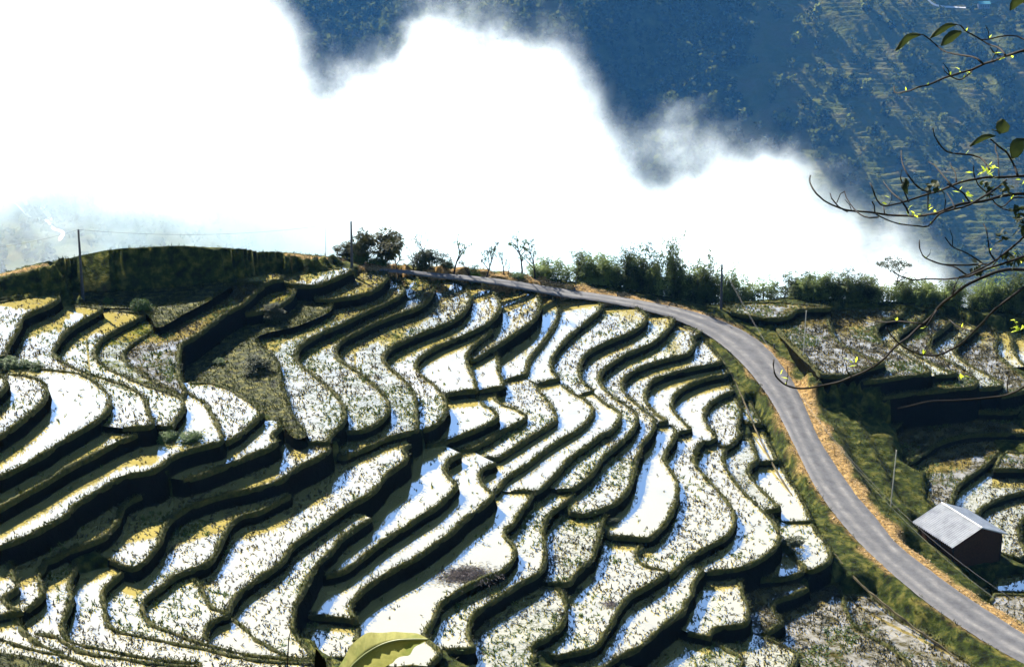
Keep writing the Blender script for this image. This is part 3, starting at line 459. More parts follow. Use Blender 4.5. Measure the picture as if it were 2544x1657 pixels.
# ground material: grass, dry earth, sandy verge beside the road
gm, t, b = nodes('hillside_ground')
c1, f1 = noise_col(t, .9, [(.35, (.003, .0045, .001)), (.5, (.016, .023, .0035)), (.68, (.07, .065, .014))], 6)
c2, f2 = noise_col(t, 2.5, [(.32, (.05, .03, .010)), (.5, (.16, .098, .036)), (.68, (.30, .20, .08))], 6)
at = t.nodes.new('ShaderNodeAttribute'); at.attribute_name = 'tint'
t.links.new(mixc(t, at.outputs['Fac'], c1, c2), b.inputs['Base Color']); b.inputs['Roughness'].default_value = 1; b.inputs['Specular IOR Level'].default_value = .05
bump(t, b, f1, .9, .3)
vn = np.array([mnoise.noise(Vector((g[0] * .35, g[1] * .35, 4))) for g in G])
jj = np.concatenate([((G[i:i + 6000, None] - ROADC[None, ::2, :2]) ** 2).sum(2).argmin(1) for i in range(0, len(G), 6000)])
side = ((G - ROADC[::2, :2][jj]) * (B_ - A_)[::2, :2][jj]).sum(1) > 0
verge = np.clip((np.where(side, 4.0, 2.75) + vn * 1.6 - drd) / .8, 0, 1) * .9
# left of the road the verge is narrower; the mound ledge is bare earth too
dm = np.full(len(G), 1e3)
MT2 = mt + (0, 1.3, 0)
for i in range(0, len(G), 8000): dm[i:i + 8000] = np.sqrt((((G[i:i + 8000, None] - MT2[None, :, :2]) ** 2).sum(2)).min(1))
gyz, gxz = np.gradient(Z.reshape(nyg, nxg), .42); flat_ = (np.hypot(gyz, gxz).ravel() < .6) & (Z > np.interp(G[:, 0], mt[:, 0], mt[:, 2]) - .3) & (G[:, 1] > np.interp(G[:, 0], mt[:, 0], mt[:, 1]) - .2)
verge = np.maximum(verge, np.clip((.9 - dm) / .4, 0, 1) * .9 * flat_)
hill = mesh('hillside', np.column_stack([G, Z]), F, gm, smooth=True, cols=verge); tag(hill, kind='structure')
def gz(x, y):
    i = int(np.clip(round((y - gy[0]) / .42), 0, nyg - 1)); j = int(np.clip(round((x - gx[0]) / .42), 0, nxg - 1)); return Z[i * nxg + j]

# road: cambered sheet with worn wheel tracks
rm, t, b = nodes('worn_asphalt')
at = t.nodes.new('ShaderNodeAttribute'); at.attribute_name = 'tint'
c1, f1 = noise_col(t, .8, [(.3, (.022, .023, .026)), (.5, (.045, .046, .050)), (.7, (.062, .062, .064))], 8, None, .75); c2, f2 = noise_col(t, .6, [(.3, (.045, .045, .047)), (.5, (.095, .093, .090)), (.7, (.16, .152, .14))], 8, None, .75)
t.links.new(mixc(t, at.outputs['Fac'], c1, c2), b.inputs['Base Color']); b.inputs['Roughness'].default_value = .85; b.inputs['Specular IOR Level'].default_value = .2; bump(t, b, f1, .3, .03)
V = []; cols = []; F = []; nc = 15
for i in range(kk):
    for j in range(nc):
        s = j / (nc - 1); q = A_[i] * (1 - s) + B_[i] * s; ed = min(s, 1 - s)
        wv = mnoise.noise(Vector((q[0] * .4, q[1] * .4, 9))); s2 = s + wv * .05
        e2 = 0
        if j in (0, nc - 1): e2 = .12 * mnoise.noise(Vector((q[0] * 1.3, q[1] * 1.3, 2)))
        n2 = (B_[i] - A_[i]) / np.linalg.norm(B_[i] - A_[i]); q = q + n2 * (e2 if j == 0 else (e2 if j == nc - 1 else 0))
        V.append((q[0], q[1], q[2] + .05 * (1 - (2 * s - 1) ** 2) - (.12 if ed == 0 else 0)))
        tr = max(math.exp(-((s2 - .27) / .09) ** 2), math.exp(-((s2 - .70) / .09) ** 2)); cols.append(min(1, tr * (.8 + .5 * wv) + max(0, .12 - ed) * 4))
for i in range(kk - 1):
    for j in range(nc - 1): a = i * nc + j; F.append((a, a + 1, a + nc + 1, a + nc))
tag(mesh('road', V, F, rm, smooth=True, cols=cols), kind='structure')
# concrete-lipped ditch on the uphill side
cm = plain('old_concrete', (.05, .042, .022), .9, .1, 0, .7, .8)
V = []; F = []; tn = normals(DIT[:, :2])
for i in range(len(DIT)):
    n2 = tn[i]; q = DIT[i]; hh = -.16 + .2 * mnoise.noise(Vector((q[0], q[1], 1)))
    for o, h in ((-.07, -.4), (-.05, hh), (.05, hh), (.07, -.4)): V.append((q[0] + n2[0] * o, q[1] + n2[1] * o, q[2] + h))
for i in range(len(DIT) - 1):
    for c in range(3): a = i * 4 + c; F.append((a, a + 1, a + 5, a + 4))
tag(mesh('ditch_kerb', V, F, cm), kind='structure')
#PART2
# ------------------------------------------------------------------ valley and facing mountainside
def _h(ix, iy, s): 
    n = (ix.astype(np.int64) * 374761393 + iy.astype(np.int64) * 668265263 + s * 1442695) & 0x7fffffff
    n = ((n ^ (n >> 13)) * 1274126177) & 0x7fffffff; return ((n ^ (n >> 16)) & 0xffff) / 65535.0
def vnoise(x, y, s=0):
    ix, iy = np.floor(x), np.floor(y); fx, fy = x - ix, y - iy; fx = fx * fx * (3 - 2 * fx); fy = fy * fy * (3 - 2 * fy)
    a, b_, c, d = _h(ix, iy, s), _h(ix + 1, iy, s), _h(ix, iy + 1, s), _h(ix + 1, iy + 1, s)
    return (a * (1 - fx) + b_ * fx) * (1 - fy) + (c * (1 - fx) + d * fx) * fy
def fbm(x, y, s=0, o=4):
    r = 0; a = .5
    for i in range(o): r = r + a * (vnoise(x, y, s + i) - .5) * 2; x = x * 2.03 + 7; y = y * 2.03 + 3; a *= .5
    return r
def sstep(a, b, x): t_ = np.clip((x - a) / (b - a), 0, 1); return t_ * t_ * (3 - 2 * t_)
def terrain(x, y):
    foot = 1095 + 150 * sstep(40, -140, x) + 18 * fbm(x / 90, y / 90, 3, 2)
    s = np.maximum(y - foot, 0)
    z = -292 + .57 * s + 10 * np.exp(-((y - foot) / 60) ** 2) * .3
    spur = np.exp(-(((x - (70 - (y - 1330) * -.55)) / 34) ** 2)) * sstep(1120, 1260, y)      # wooded spur running down to the right
    spur2 = np.exp(-(((x - (-20 + (y - 1300) * .5)) / 40) ** 2)) * sstep(1180, 1300, y)
    z = z + 20 * spur + 12 * spur2 + 15 * fbm(x / 130, y / 130, 11, 4) * sstep(0, 120, s) + 5 * fbm(x / 34, y / 34, 21, 3) * sstep(0, 60, s)
    back = np.maximum(y - 1680, 0); z = np.minimum(z, 50 - .2 * back + 12 * fbm(x / 160, y / 160, 5, 3))
    near_ = -58 - .56 * (y - 290); z = np.where(y < 1000, np.maximum(np.minimum(near_, -60), -292) + 5 * fbm(x / 60, y / 60, 8, 3) * sstep(330, 420, y) - 14 * sstep(330, 300, y), z)
    return z
def fields(x, y):
    m_ = .66 * sstep(105, 185, x + .12 * (y - 1250)) + .9 * np.exp(-((x - 112) / 16) ** 2 - ((y - 1372) / 24) ** 2) + .55 * sstep(1262, 1235, y) * sstep(-120, -165, x) + .45 * np.exp(-((x + 75) / 20) ** 2 - ((y - 1400) / 14) ** 2)
    n_ = fbm(x / 52, y / 52, 31, 4)
    return sstep(.33, .41, m_ + .55 * n_ - .25 * sstep(.1, .3, fbm(x / 22, y / 26, 44, 3)))
fx = np.arange(-420, 430, 1.35); fy = np.arange(1005, 1500, 1.35); FX, FY = np.meshgrid(fx, fy)
tz = terrain(FX, FY); fm = fields(FX, FY); stp = 2.3
warp = tz + .9 * fbm(FX / 12, FY / 12, 71, 2); q = warp / stp; fr_ = q - np.floor(q)
tq = (np.floor(q) + sstep(.62, .98, fr_)) * stp - (warp - tz)
TZ = tz * (1 - fm) + tq * fm
idx = np.arange(FX.size).reshape(FX.shape); F = np.stack([idx[:-1, :-1], idx[:-1, 1:], idx[1:, 1:], idx[1:, :-1]], -1).reshape(-1, 4)
mm, t, b = nodes('far_slope')
at = t.nodes.new('ShaderNodeAttribute'); at.attribute_name = 'tint'
c1, f1 = noise_col(t, .09, [(.35, (.012, .018, .006)), (.65, (.035, .042, .012))], 6); c2, f2 = noise_col(t, .045, [(.3, (.026, .034, .008)), (.5, (.052, .054, .016)), (.7, (.06, .05, .024))], 6)
t.links.new(mixc(t, at.outputs['Fac'], c1, c2), b.inputs['Base Color']); b.inputs['Roughness'].default_value = 1; b.inputs['Specular IOR Level'].default_value = 0; bump(t, b, f1, .8, 4)
tag(mesh('mountainside', np.column_stack([FX.ravel(), FY.ravel(), TZ.ravel()]), F, mm, smooth=True, cols=fm.ravel()), kind='structure')
ox = np.arange(-2400, 2401, 24.); oy = np.arange(286, 3300, 24.); OX, OY = np.meshgrid(ox, oy); OZ = terrain(OX, OY)
inn = (OX > -405) & (OX < 415) & (OY > 1020) & (OY < 1485); OZ = np.where(inn, OZ - 25, OZ - 1.5)
idx = np.arange(OX.size).reshape(OX.shape); F = np.stack([idx[:-1, :-1], idx[:-1, 1:], idx[1:, 1:], idx[1:, :-1]], -1).reshape(-1, 4)
tag(mesh('valley_terrain', np.column_stack([OX.ravel(), OY.ravel(), OZ.ravel()]), F, mm, smooth=True, cols=np.full(OX.size, .25)), kind='structure')
# the photographer's own slope, out of the picture below the camera
ns, t, b = nodes('near_slope_grass'); c1, f1 = noise_col(t, 1.2, [(.3, (.02, .03, .008)), (.7, (.07, .065, .02))], 5); t.links.new(c1, b.inputs['Base Color']); b.inputs['Roughness'].default_value = 1
sx = np.arange(-40, 41, 2.); sy = np.arange(-14, 46, 2.); SX, SY = np.meshgrid(sx, sy); SZ = 73.5 - .85 * (SY + 4) + .5 * fbm(SX / 5, SY / 5, 2, 3)
idx = np.arange(SX.size).reshape(SX.shape); F = np.stack([idx[:-1, :-1], idx[:-1, 1:], idx[1:, 1:], idx[1:, :-1]], -1).reshape(-1, 4)
tag(mesh('viewpoint_slope', np.column_stack([SX.ravel(), SY.ravel(), SZ.ravel()]), F, ns, smooth=True), kind='structure')
# far woods: thousands of small crowns on the facing slope
fol, t, b = nodes('far_foliage'); at = t.nodes.new('ShaderNodeAttribute'); at.attribute_name = 'tint'
t.links.new(mixc(t, at.outputs['Fac'], (.006, .012, .004), (.095, .105, .02)), b.inputs['Base Color']); b.inputs['Roughness'].default_value = 1; b.inputs['Specular IOR Level'].default_value = 0
tl = t.nodes.new('ShaderNodeBsdfTranslucent'); t.links.new(b.inputs['Base Color'].links[0].from_socket, tl.inputs[0]); mx = t.nodes.new('ShaderNodeMixShader'); mx.inputs[0].default_value = .5; t.links.new(b.outputs[0], mx.inputs[1]); t.links.new(tl.outputs[0], mx.inputs[2]); t.links.new(mx.outputs[0], t.nodes['Material Output'].inputs[0])
def crowns(PX, PY, rad, tint, per=24, tall=1.0):
    n = len(PX); zb = terrain(PX, PY)
    u = rng.normal(size=(n, per, 3)); u /= np.linalg.norm(u, axis=2)[..., None]; u *= rng.uniform(.45, 1, (n, per, 1)) * rad[:, None, None]; u[..., 2] *= 1.15 * tall
    c = np.stack([PX, PY, zb + rad * 1.1 * tall], 1)[:, None] + u
    a = rng.normal(size=(n, per, 3)); a /= np.linalg.norm(a, axis=2)[..., None]; b_ = np.cross(a, rng.normal(size=(n, per, 3))); b_ /= np.linalg.norm(b_, axis=2)[..., None]
    s_ = (rad[:, None] * rng.uniform(.2, .4, (n, per)))[..., None]; a = a * s_; b_ = b_ * s_
    V = np.stack([c - a - b_ * .6, c + a * .7 - b_, c + a + b_ * .7, c - a * .6 + b_], 2).reshape(-1, 3)
    tt = np.repeat(np.clip(tint[:, None] + rng.uniform(-.08, .08, (n, per)), 0, 1).ravel(), 4)
    return V, np.arange(len(V), dtype=np.int32).reshape(-1, 4), tt
n = 21000; PX = rng.uniform(-400, 410, n); PY = rng.uniform(1040, 1480, n); fmm = fields(PX, PY); keep = rng.uniform(size=n) > .12 + .80 * (fmm > .4)
PX, PY = PX[keep], PY[keep]; n = len(PX); rad = rng.uniform(1.6, 4.4, n) * (1 + .3 * (rng.uniform(size=n) > .9)); tint = np.clip(.16 + .38 * fbm(PX / 40, PY / 40, 91, 3) + rng.uniform(-.12, .28, n) ** 1, 0, 1)
V, F, tt = crowns(PX, PY, rad, tint); tag(mesh('forest', V, F, fol, cols=tt), kind='stuff')
# a few pale trees that stand out from the far woods
def far_pt(u, v):
    d = ray(u, v); Y = 1030.
    while Y < 1500:
        p_ = np.array([0, 0, H]) + d * (Y / d[1])
        if p_[2] <= terrain(np.array([p_[0]]), np.array([p_[1]]))[0]: return p_
        Y += .8
    return p_
far_lab = ['pale tree on the far slope beside the small bright clearing', 'pale yellow tree above the stepped far fields, left of the hanging leaf', 'broad pale tree at the top of the far slope right of the clearing', 'tall pale tree standing over the far terraces below the hanging leaves', 'pale tree low on the far terraces under the big bare branch tip', 'small pale tree at the edge of the dark far wood']
for (s_, r_), lb in zip((("O 1900,45", 4.2), ("O 1848,110", 4.4), ("O 2015,22", 6.5), ("O 2100,150", 6.2), ("O 2015,225", 5), ("O 1725,285", 4)), far_lab):
    p_ = far_pt(*px(s_)[0]); V, F, tt = crowns(np.array([p_[0]]), np.array([p_[1]]), np.array([r_ * .8]), np.array([.9]), 90, 1.35)
    s0 = (V - (V.mean(0))) ; e = empty('pale_tree', (0, 0, 0)); tag(e, lb, 'tree', 'pale trees on the far slope'); mesh('crown', V, F, fol, e, cols=tt)
    mb_ = MB(); mb_.tube([(p_[0], p_[1], p_[2] - 1), (p_[0], p_[1], p_[2] + r_)], [.3, .15]); mb_.build('trunk', M['bank'], e)
# braided river and far lane, far house
rv = plain('river_gravel', (.62, .62, .60), .6, .3)
def ribbon(name, pts, wds, mat, dz=.6):
    P = [far_pt(*q) for q in px(pts)]; wds = wds if hasattr(wds, '__len__') else [wds] * len(P)
    L = catmull(np.column_stack([np.array(P), wds]), 2.0); tn_ = normals(L[:, :2]); V = []; F = []
    for i, q in enumerate(L):
        ww = q[3] * (1 + .5 * mnoise.noise(Vector((q[0] * .15, q[1] * .15, 1))))
        for sgn in (-1, 1): x_, y_ = q[0] + tn_[i][0] * ww * sgn, q[1] + tn_[i][1] * ww * sgn; V.append((x_, y_, terrain(np.array([x_]), np.array([y_]))[0] + dz))
    F = [(2 * i, 2 * i + 1, 2 * i + 3, 2 * i + 2) for i in range(len(L) - 1)]
    return tag(mesh(name, V, F, mat, smooth=True), kind='structure')
ribbon('river', "X 245,190 300,210 290,240 330,270 345,300 340,330 370,370 410,380 435,400 420,430 410,450", [.8, 1.6, 1.1, 1.5, 1.2, 1.5, 1.3, 1.5, 1.2, 1.3, .8], rv, 1.2)
ribbon('river_branch', "X 100,190 140,230 190,280 250,300 300,305 335,320", [.4, .6, .8, .7, .8, .7], rv, 1.2)
ribbon('far_lane', "P 1365,-10 1380,20 1430,60 1500,80 1600,88 1740,92", .7, plain('pale_gravel', (.3, .3, .3), .9), .9)
hp = far_pt(*px("P 1910,80")[0]); fh = empty('far_house', hp + (0, 0, .2), R(8)); tag(fh, 'tiny far house with a pale teal roof above the lane', 'house')
m_ = MB(); m_.box((0, 0, 2), (12, 7, 6)); m_.build('wall', plain('far_wall', (.12, .125, .14)), fh); fh.scale = (.62, .62, .62)
m_ = MB(); m_.add([(-7, -4.6, 4.6), (7, -4.6, 4.6), (7, 0, 7), (-7, 0, 7), (-7, 4.6, 4.6), (7, 4.6, 4.6), (-7, -4.6, 4.9), (7, -4.6, 4.9), (7, 0, 7.3), (-7, 0, 7.3), (-7, 4.6, 4.9), (7, 4.6, 4.9)], [(6, 7, 8, 9), (9, 8, 11, 10), (0, 3, 2, 1), (3, 4, 5, 2), (0, 1, 7, 6), (5, 4, 10, 11), (1, 2, 8, 7), (2, 5, 11, 8), (3, 0, 6, 9), (4, 3, 9, 10)]); m_.build('roof', plain('teal_sheet', (.04, .15, .17)), fh)
fw_ = plain('far_window', (.03, .03, .04))
for i in range(4): m_ = MB(); m_.box((-4.2 + 2.8 * i, -3.55, 2.4), (1.3, .12, 2.2)); m_.build('window', fw_, fh)

# ------------------------------------------------------------------ cloud bank lying in the valley
CX, CYc, CZ0, CZ1 = 330., 800., -330., 10.
top = px("O -260,-60 -60,-50 120,-40 260,-50 420,-80 540,-75 610,-10 665,80 705,165 750,225 805,255 870,240 930,205 975,150 1020,118 1090,112 1150,100 1210,108 1270,150 1330,200 1390,235 1425,290 1455,335 1505,368 1570,372 1640,352 1700,355 1770,368 1840,410 1910,460 1990,520 2080,580 2160,640 2260,720 2420,800")
tp = sorted((at_y(u, v, CYc)[0], at_y(u, v, CYc)[2]) for u, v in top)
bot = px("O -260,400 0,420 150,425 300,440 450,465 600,500 760,540 900,600 1000,660 1150,900 2500,1000"); bp_ = sorted((at_y(u, v, CYc)[0], at_y(u, v, CYc)[2]) for u, v in bot)
cm_ = bpy.data.materials.new('cloud_vapour'); cm_.use_nodes = True; t = cm_.node_tree; t.nodes.remove(t.nodes['Principled BSDF'])
def mth(op, *a, clamp=False):
    n_ = t.nodes.new('ShaderNodeMath'); n_.operation = op; n_.use_clamp = clamp
    for i, v in enumerate(a):
        if isinstance(v, bpy.types.NodeSocket): t.links.new(v, n_.inputs[i])
        else: n_.inputs[i].default_value = v
    return n_.outputs[0]
geo = t.nodes.new('ShaderNodeNewGeometry'); sep = t.nodes.new('ShaderNodeSeparateXYZ')
ns1 = t.nodes.new('ShaderNodeTexNoise'); ns1.inputs['Scale'].default_value = 1 / 62; ns1.inputs['Detail'].default_value = 6; ns1.inputs['Roughness'].default_value = .7; t.links.new(geo.outputs['Position'], ns1.inputs['Vector'])
t.links.new(geo.outputs['Position'], sep.inputs[0])
nz = mth('SUBTRACT', ns1.outputs['Fac'], .5)
def curve(pts, src):
    fc = t.nodes.new('ShaderNodeFloatCurve'); cv_ = fc.mapping.curves[0]; fc.mapping.use_clip = False
    xs = [( (x + CX) / (2 * CX), (z - CZ0) / (CZ1 - CZ0)) for x, z in pts]; xs = [q for q in xs if 0 <= q[0] <= 1]
    cv_.points[0].location = (0, max(0, min(1, xs[0][1]))); cv_.points[1].location = (1, max(0, min(1, xs[-1][1])))
    for x_, y_ in xs: cv_.points.new(x_, max(0, min(1, y_)))
    fc.mapping.update(); t.links.new(src, fc.inputs['Value']); return mth('MULTIPLY_ADD', fc.outputs[0], CZ1 - CZ0, CZ0)
xn = mth('MULTIPLY_ADD', mth('MULTIPLY_ADD', nz, 60, sep.outputs[0]), 1 / (2 * CX), .5)
Tz = curve(tp, xn); Bz = curve(bp_, xn)
dt = mth('ADD', mth('SUBTRACT', Tz, sep.outputs[2]), mth('MULTIPLY_ADD', nz, 185, 9))
ay = mth('MULTIPLY_ADD', mth('ABSOLUTE', mth('SUBTRACT', sep.outputs[1], CYc)), -1, 62)           # rounded front and back faces
dy = mth('ADD', ay, mth('MULTIPLY', nz, 150))
core = mth('MULTIPLY', mth('MULTIPLY', dt, 1 / 42, clamp=True), mth('MULTIPLY', dy, 1 / 30, clamp=True))
core = mth('MULTIPLY', core, core)
bb = mth('MULTIPLY_ADD', mth('ADD', mth('SUBTRACT', sep.outputs[2], Bz), mth('MULTIPLY', nz, 90)), 1 / 34, .5, clamp=True)
dens = mth('MULTIPLY', core, mth('MULTIPLY_ADD', bb, .93, .07))
pv = t.nodes.new('ShaderNodeVolumePrincipled'); pv.inputs['Color'].default_value = (.90, .975, 1, 1); pv.inputs['Anisotropy'].default_value = .55
t.links.new(mth('MULTIPLY', dens, .034), pv.inputs['Density']); t.links.new(pv.outputs[0], t.nodes['Material Output'].inputs['Volume'])
cm_.cycles.volume_step_rate = .3
m_ = MB(); m_.box((0, CYc, (CZ0 + CZ1) / 2), (2 * CX, 250, CZ1 - CZ0)); tag(m_.build('cloud_bank', cm_), kind='stuff')

# ------------------------------------------------------------------ stubble, weeds and grass
def blades(P, L, W, flat, per, seed=1):
    r_ = np.random.default_rng(seed); n_ = len(P); P = np.repeat(P, per, 0) + np.c_[r_.normal(0, .07, (n_ * per, 2)), np.zeros(n_ * per)]; k = len(P)
    az = r_.uniform(0, 2 * np.pi, k); el = r_.uniform(flat[0], flat[1], k); l = np.repeat(L, per) * r_.uniform(.6, 1.25, k)
    d = np.c_[np.cos(az) * np.cos(el), np.sin(az) * np.cos(el), np.sin(el)] * l[:, None]; s_ = np.c_[-np.sin(az), np.cos(az), np.zeros(k)] * (W / 2)
    b2 = d * .55 + np.c_[np.zeros((k, 2)), l * .12]
    V = np.stack([P - s_, P + s_, P + b2 + s_ * .8, P + d, P + b2 - s_ * .8], 1).reshape(-1, 3); return V, np.arange(len(V), dtype=np.int32).reshape(-1, 5)
DEN = dict(w=.35, s=3.5, S=4.8, m=4.0, d=8.0, r=9.0)
acc = {'stub': [], 'greenstub': [], 'straw': [], 'grass': []}
for n_, p in PAD.items():
    Q = p['poly']; lo, hi = Q.min(0), Q.max(0); k = int((hi - lo).prod() * DEN[p['k']] * 1.6); XY = rng.uniform(lo, hi, (k, 2)); XY = XY[inside(Q, XY[:, 0], XY[:, 1])]
    if not len(XY): continue
    nn = fbm(XY[:, 0] / 2.6, XY[:, 1] / 2.6, int(p['z'] * 10) + 50, 3) + .6 * fbm(XY[:, 0] / 9, XY[:, 1] / 9, 17, 2); XY = XY[nn > rng.uniform(-.75, .55, len(nn))]
    B = np.c_[XY, np.full(len(XY), p['z'])]; g = fbm(XY[:, 0] / 6, XY[:, 1] / 6, 5, 3)
    if p['k'] == 'r': acc['grass'].append(B)
    elif p['k'] in 'dm': acc['stub'].append(B[g < .1]); acc['greenstub'].append(B[g >= .1])
    else: acc['stub'].append(B[g < .12]); acc['greenstub'].append(B[g >= .12])
for k_, nm, per in (('stub', 'rice_stubble', 2), ('greenstub', 'paddy_weeds', 3)):
    B = np.vstack(acc[k_]); V, F = blades(B, rng.uniform(.24, .48, len(B)), .11, (.05, 1.0), per, 3); tag(mesh(nm, V, F, M[k_]), kind='stuff')
GB = [np.vstack(acc['grass'])]
for Q, n_, z_, k_ in bund_runs:
    L = len(Q); r_ = rng.uniform(0, L - 1, int(L * 6)); i = r_.astype(int); pos = Q[i] + n_[i] * rng.uniform(-.22, .46, (len(i), 1)); GB.append(np.c_[pos, np.full(len(i), z_ + .1)])
V, F = blades(np.vstack(GB), rng.uniform(.18, .42, sum(map(len, GB))), .075, (.3, 1.4), 2, 5); tag(mesh('bund_grass', V, F, M['grass']), kind='stuff')
free = np.where(~occ & ~onroad & (drd > 2.1) & (G[:, 1] < 268))[0]; k = 52000; sel = rng.choice(free, k); XY = G[sel] + rng.uniform(-.2, .2, (k, 2))
nn = fbm(XY[:, 0] / 3, XY[:, 1] / 3, 77, 3); ok = (nn > rng.uniform(-.6, .35, k)) & (verge[sel] < rng.uniform(.1, 1.3, k)); B = np.c_[XY, Z[sel] - .03][ok]
V, F = blades(B, rng.uniform(.2, .55, len(B)), .06, (.4, 1.4), 3, 6); tag(mesh('slope_grass', V, F, M['grass']), kind='stuff')
# loose stones and dry clods on the verge
vs = np.where((verge > .4) & ~onroad & ~occ)[0]; k = 5000; sel = rng.choice(vs, k); XY = G[sel] + rng.uniform(-.2, .2, (k, 2)); sz = rng.uniform(.03, .08, k) * (1 + (rng.uniform(size=k) > .96))
o8 = np.array([[1, 0, 0], [-1, 0, 0], [0, 1, 0], [0, -1, 0], [0, 0, .7], [0, 0, -.7]]); V = (np.c_[XY, Z[sel] + .02][:, None] + o8[None] * sz[:, None, None] * rng.uniform(.6, 1.3, (k, 6, 1))).reshape(-1, 3)
f8 = np.array([[0, 2, 4], [2, 1, 4], [1, 3, 4], [3, 0, 4], [2, 0, 5], [1, 2, 5], [3, 1, 5], [0, 3, 5]]); F = (np.arange(k)[:, None, None] * 6 + f8[None]).reshape(-1, 3).astype(np.int32)
tag(mesh('verge_gravel', V, F, plain('verge_stones', (.30, .22, .12), .9, .1, 0, .5, 4)), kind='stuff')

# ------------------------------------------------------------------ plants
LF = dict(bam=leaf_mat('bamboo_leaves', (.04, .065, .015), (.20, .25, .06), .5, .6), bamd=leaf_mat('dark_bamboo_leaves', (.012, .022, .005), (.095, .125, .028), .45, .6),
          red=leaf_mat('bronze_leaves', (.016, .024, .006), (.065, .062, .016), .35), lime=leaf_mat('young_leaves', (.28, .36, .02), (.55, .62, .05), .5, 2), grn=leaf_mat('bush_leaves', (.012, .03, .005), (.05, .09, .012), .3),
          dark=leaf_mat('old_leaves', (.008, .014, .004), (.03, .04, .01), .25, 6))
BARK = plain('dark_bark', (.010, .008, .006), .9, .1, 0, .4, 2); CULM = plain('bamboo_culm', (.05, .055, .02), .7)
def bamboo(seed, mat, nst=16, h=5, spread=1.5, nl=95):
    random.seed(seed); r = empty('bamboo_clump'); cu = MB(); lf = MB()
    for i in range(nst):
        a = random.uniform(0, 6.28); d = random.uniform(0, spread); hh = h * random.uniform(.42, 1.08) * (1 - .25 * d / spread); le = random.uniform(.05, .22) * hh
        P = [Vector((math.cos(a) * (d + le * s_ ** 2.4), math.sin(a) * (d + le * s_ ** 2.4), hh * s_ - .06 * hh * s_ ** 4)) for s_ in (0, .25, .5, .75, 1)]
        cu.tube(P, [.03, .027, .022, .014, .006], 4)
        for j in range(nl):
            s_ = random.uniform(.12, 1.0); q = s_ * 4; k_ = min(3, int(q)); p_ = P[k_].lerp(P[k_ + 1], q - k_); rr = .62 * (1.05 - s_) + .07
            dr = Vector((random.uniform(-1, 1), random.uniform(-1, 1), random.uniform(-.3, .8))); p_ = p_ + dr.normalized() * random.uniform(0, rr)
            lf.leaf(p_, dr, random.uniform(.25, .55), random.uniform(.07, .13), .9)
    cu.build('culms', CULM, r); lf.build('leaves', mat, r); return r
def bush(seed, mat, w_=2, h=3, n_=900, trunk=True):
    random.seed(seed); r = empty('bush'); lf = MB(); tr = MB(); cl = [(random.uniform(-.5, .5) * w_, random.uniform(-.5, .5) * w_, random.uniform(.3, .9) * h, random.uniform(.22, .42) * w_) for _ in range(9)]
    for c in cl:
        tr.tube([(c[0] * .15, c[1] * .15, 0), (c[0] * .5, c[1] * .5, c[2] * .55), c[:3]], [.05, .035, .012], 4)
        for _ in range(n_ // 9):
            d = Vector((random.gauss(0, 1), random.gauss(0, 1), random.gauss(0, 1))).normalized(); p_ = Vector(c[:3]) + d * c[3] * random.uniform(.25, 1) ** .6; p_.z = max(.05, p_.z); lf.leaf(p_, d + Vector((0, 0, random.uniform(-.6, .5))), random.uniform(.2, .4), random.uniform(.12, .22), .8)
    tr.build('stems', BARK, r); lf.build('leaves', mat, r); return r
def bare(seed, mat, h=5, nl=120, lean=.05, name='bare_tree', spread=.55, depth=4):
    random.seed(seed); r = empty(name); tr = MB(); br = MB(); lf = MB(); tips = []
    def grow(p_, d, L, rad, lv):
        P = [p_]; q = p_
        for i in range(4): d = (d + Vector((random.uniform(-.16, .16), random.uniform(-.16, .16), random.uniform(-.03, .12)))).normalized(); q = q + d * L / 4; P.append(q)
        (tr if lv == 0 else br).tube(P, [rad * (1 - .16 * i) for i in range(5)], 5 if lv < 2 else 3)
        if lv >= 1: tips.extend(P[2:])
        if lv >= depth - 1: return
        for i in range(random.randint(5, 7) if lv == 0 else random.randint(2, 3)):
            s_ = random.uniform(.35, 1); k_ = min(3, int(s_ * 4)); b0 = P[k_].lerp(P[k_ + 1], s_ * 4 - k_); a = random.uniform(0, 6.28)
            grow(b0, (d * .55 + Vector((math.cos(a), math.sin(a), random.uniform(0, .5))) * spread).normalized(), L * random.uniform(.35, .55), rad * .45, lv + 1)
    grow(Vector((0, 0, -.1)), Vector((lean, 0, 1)), h * .72, h * .026, 0)
    for _ in range(nl): p_ = random.choice(tips); lf.leaf(p_ + Vector([random.uniform(-.1, .1)] * 3), (random.uniform(-1, 1), random.uniform(-1, 1), random.uniform(-.6, .6)), random.uniform(.2, .36), random.uniform(.1, .18), .8)
    tr.build('trunk', BARK, r); br.build('branches', BARK, r); lf.build('leaves', mat, r); return r
RU = np.array([p_[0] for p_ in px("O 600,622 880,622 1000,627 1100,634 1200,646 1300,661 1400,675 1500,691 1600,711 1680,722 1760,712 1850,700 1930,704 2100,714 2250,726 2400,742")])
RW = np.array([4.8, 3.8, 2.8, 1.6, .3, -1.5, -2.4, -3.4, -4.3, -4.5, -4.5, -4.5, -4.9, -6, -7.5, -9.2]) * KZ
used = {}
def plant(kind, spec, label, h0, wide=None, back=5):
    (u, v), (u2, v2) = px(spec); z_ = np.interp(u, RU, RW); b_ = at_z(u, v, z_) + (0, back, 0); b_[2] = gz(b_[0], b_[1]) - .05
    topz = at_y(u2, v2, b_[1])[2]; hh = max(.6, topz - b_[2]); key = kind[0]
    src = kind[1]; o = src if src not in used else copy_tree(src); used[src] = 1
    sc = hh / h0; ws = wide or sc; o.location = tuple(b_); o.scale = (ws, ws, sc); o.rotation_euler = (0, 0, random.uniform(0, 6.28)); tag(o, label, kind[2], kind[3]); return o
BG, TG, HG = 'bamboo clumps along the ridge', 'young trees beyond the road', 'bushes beyond the road'
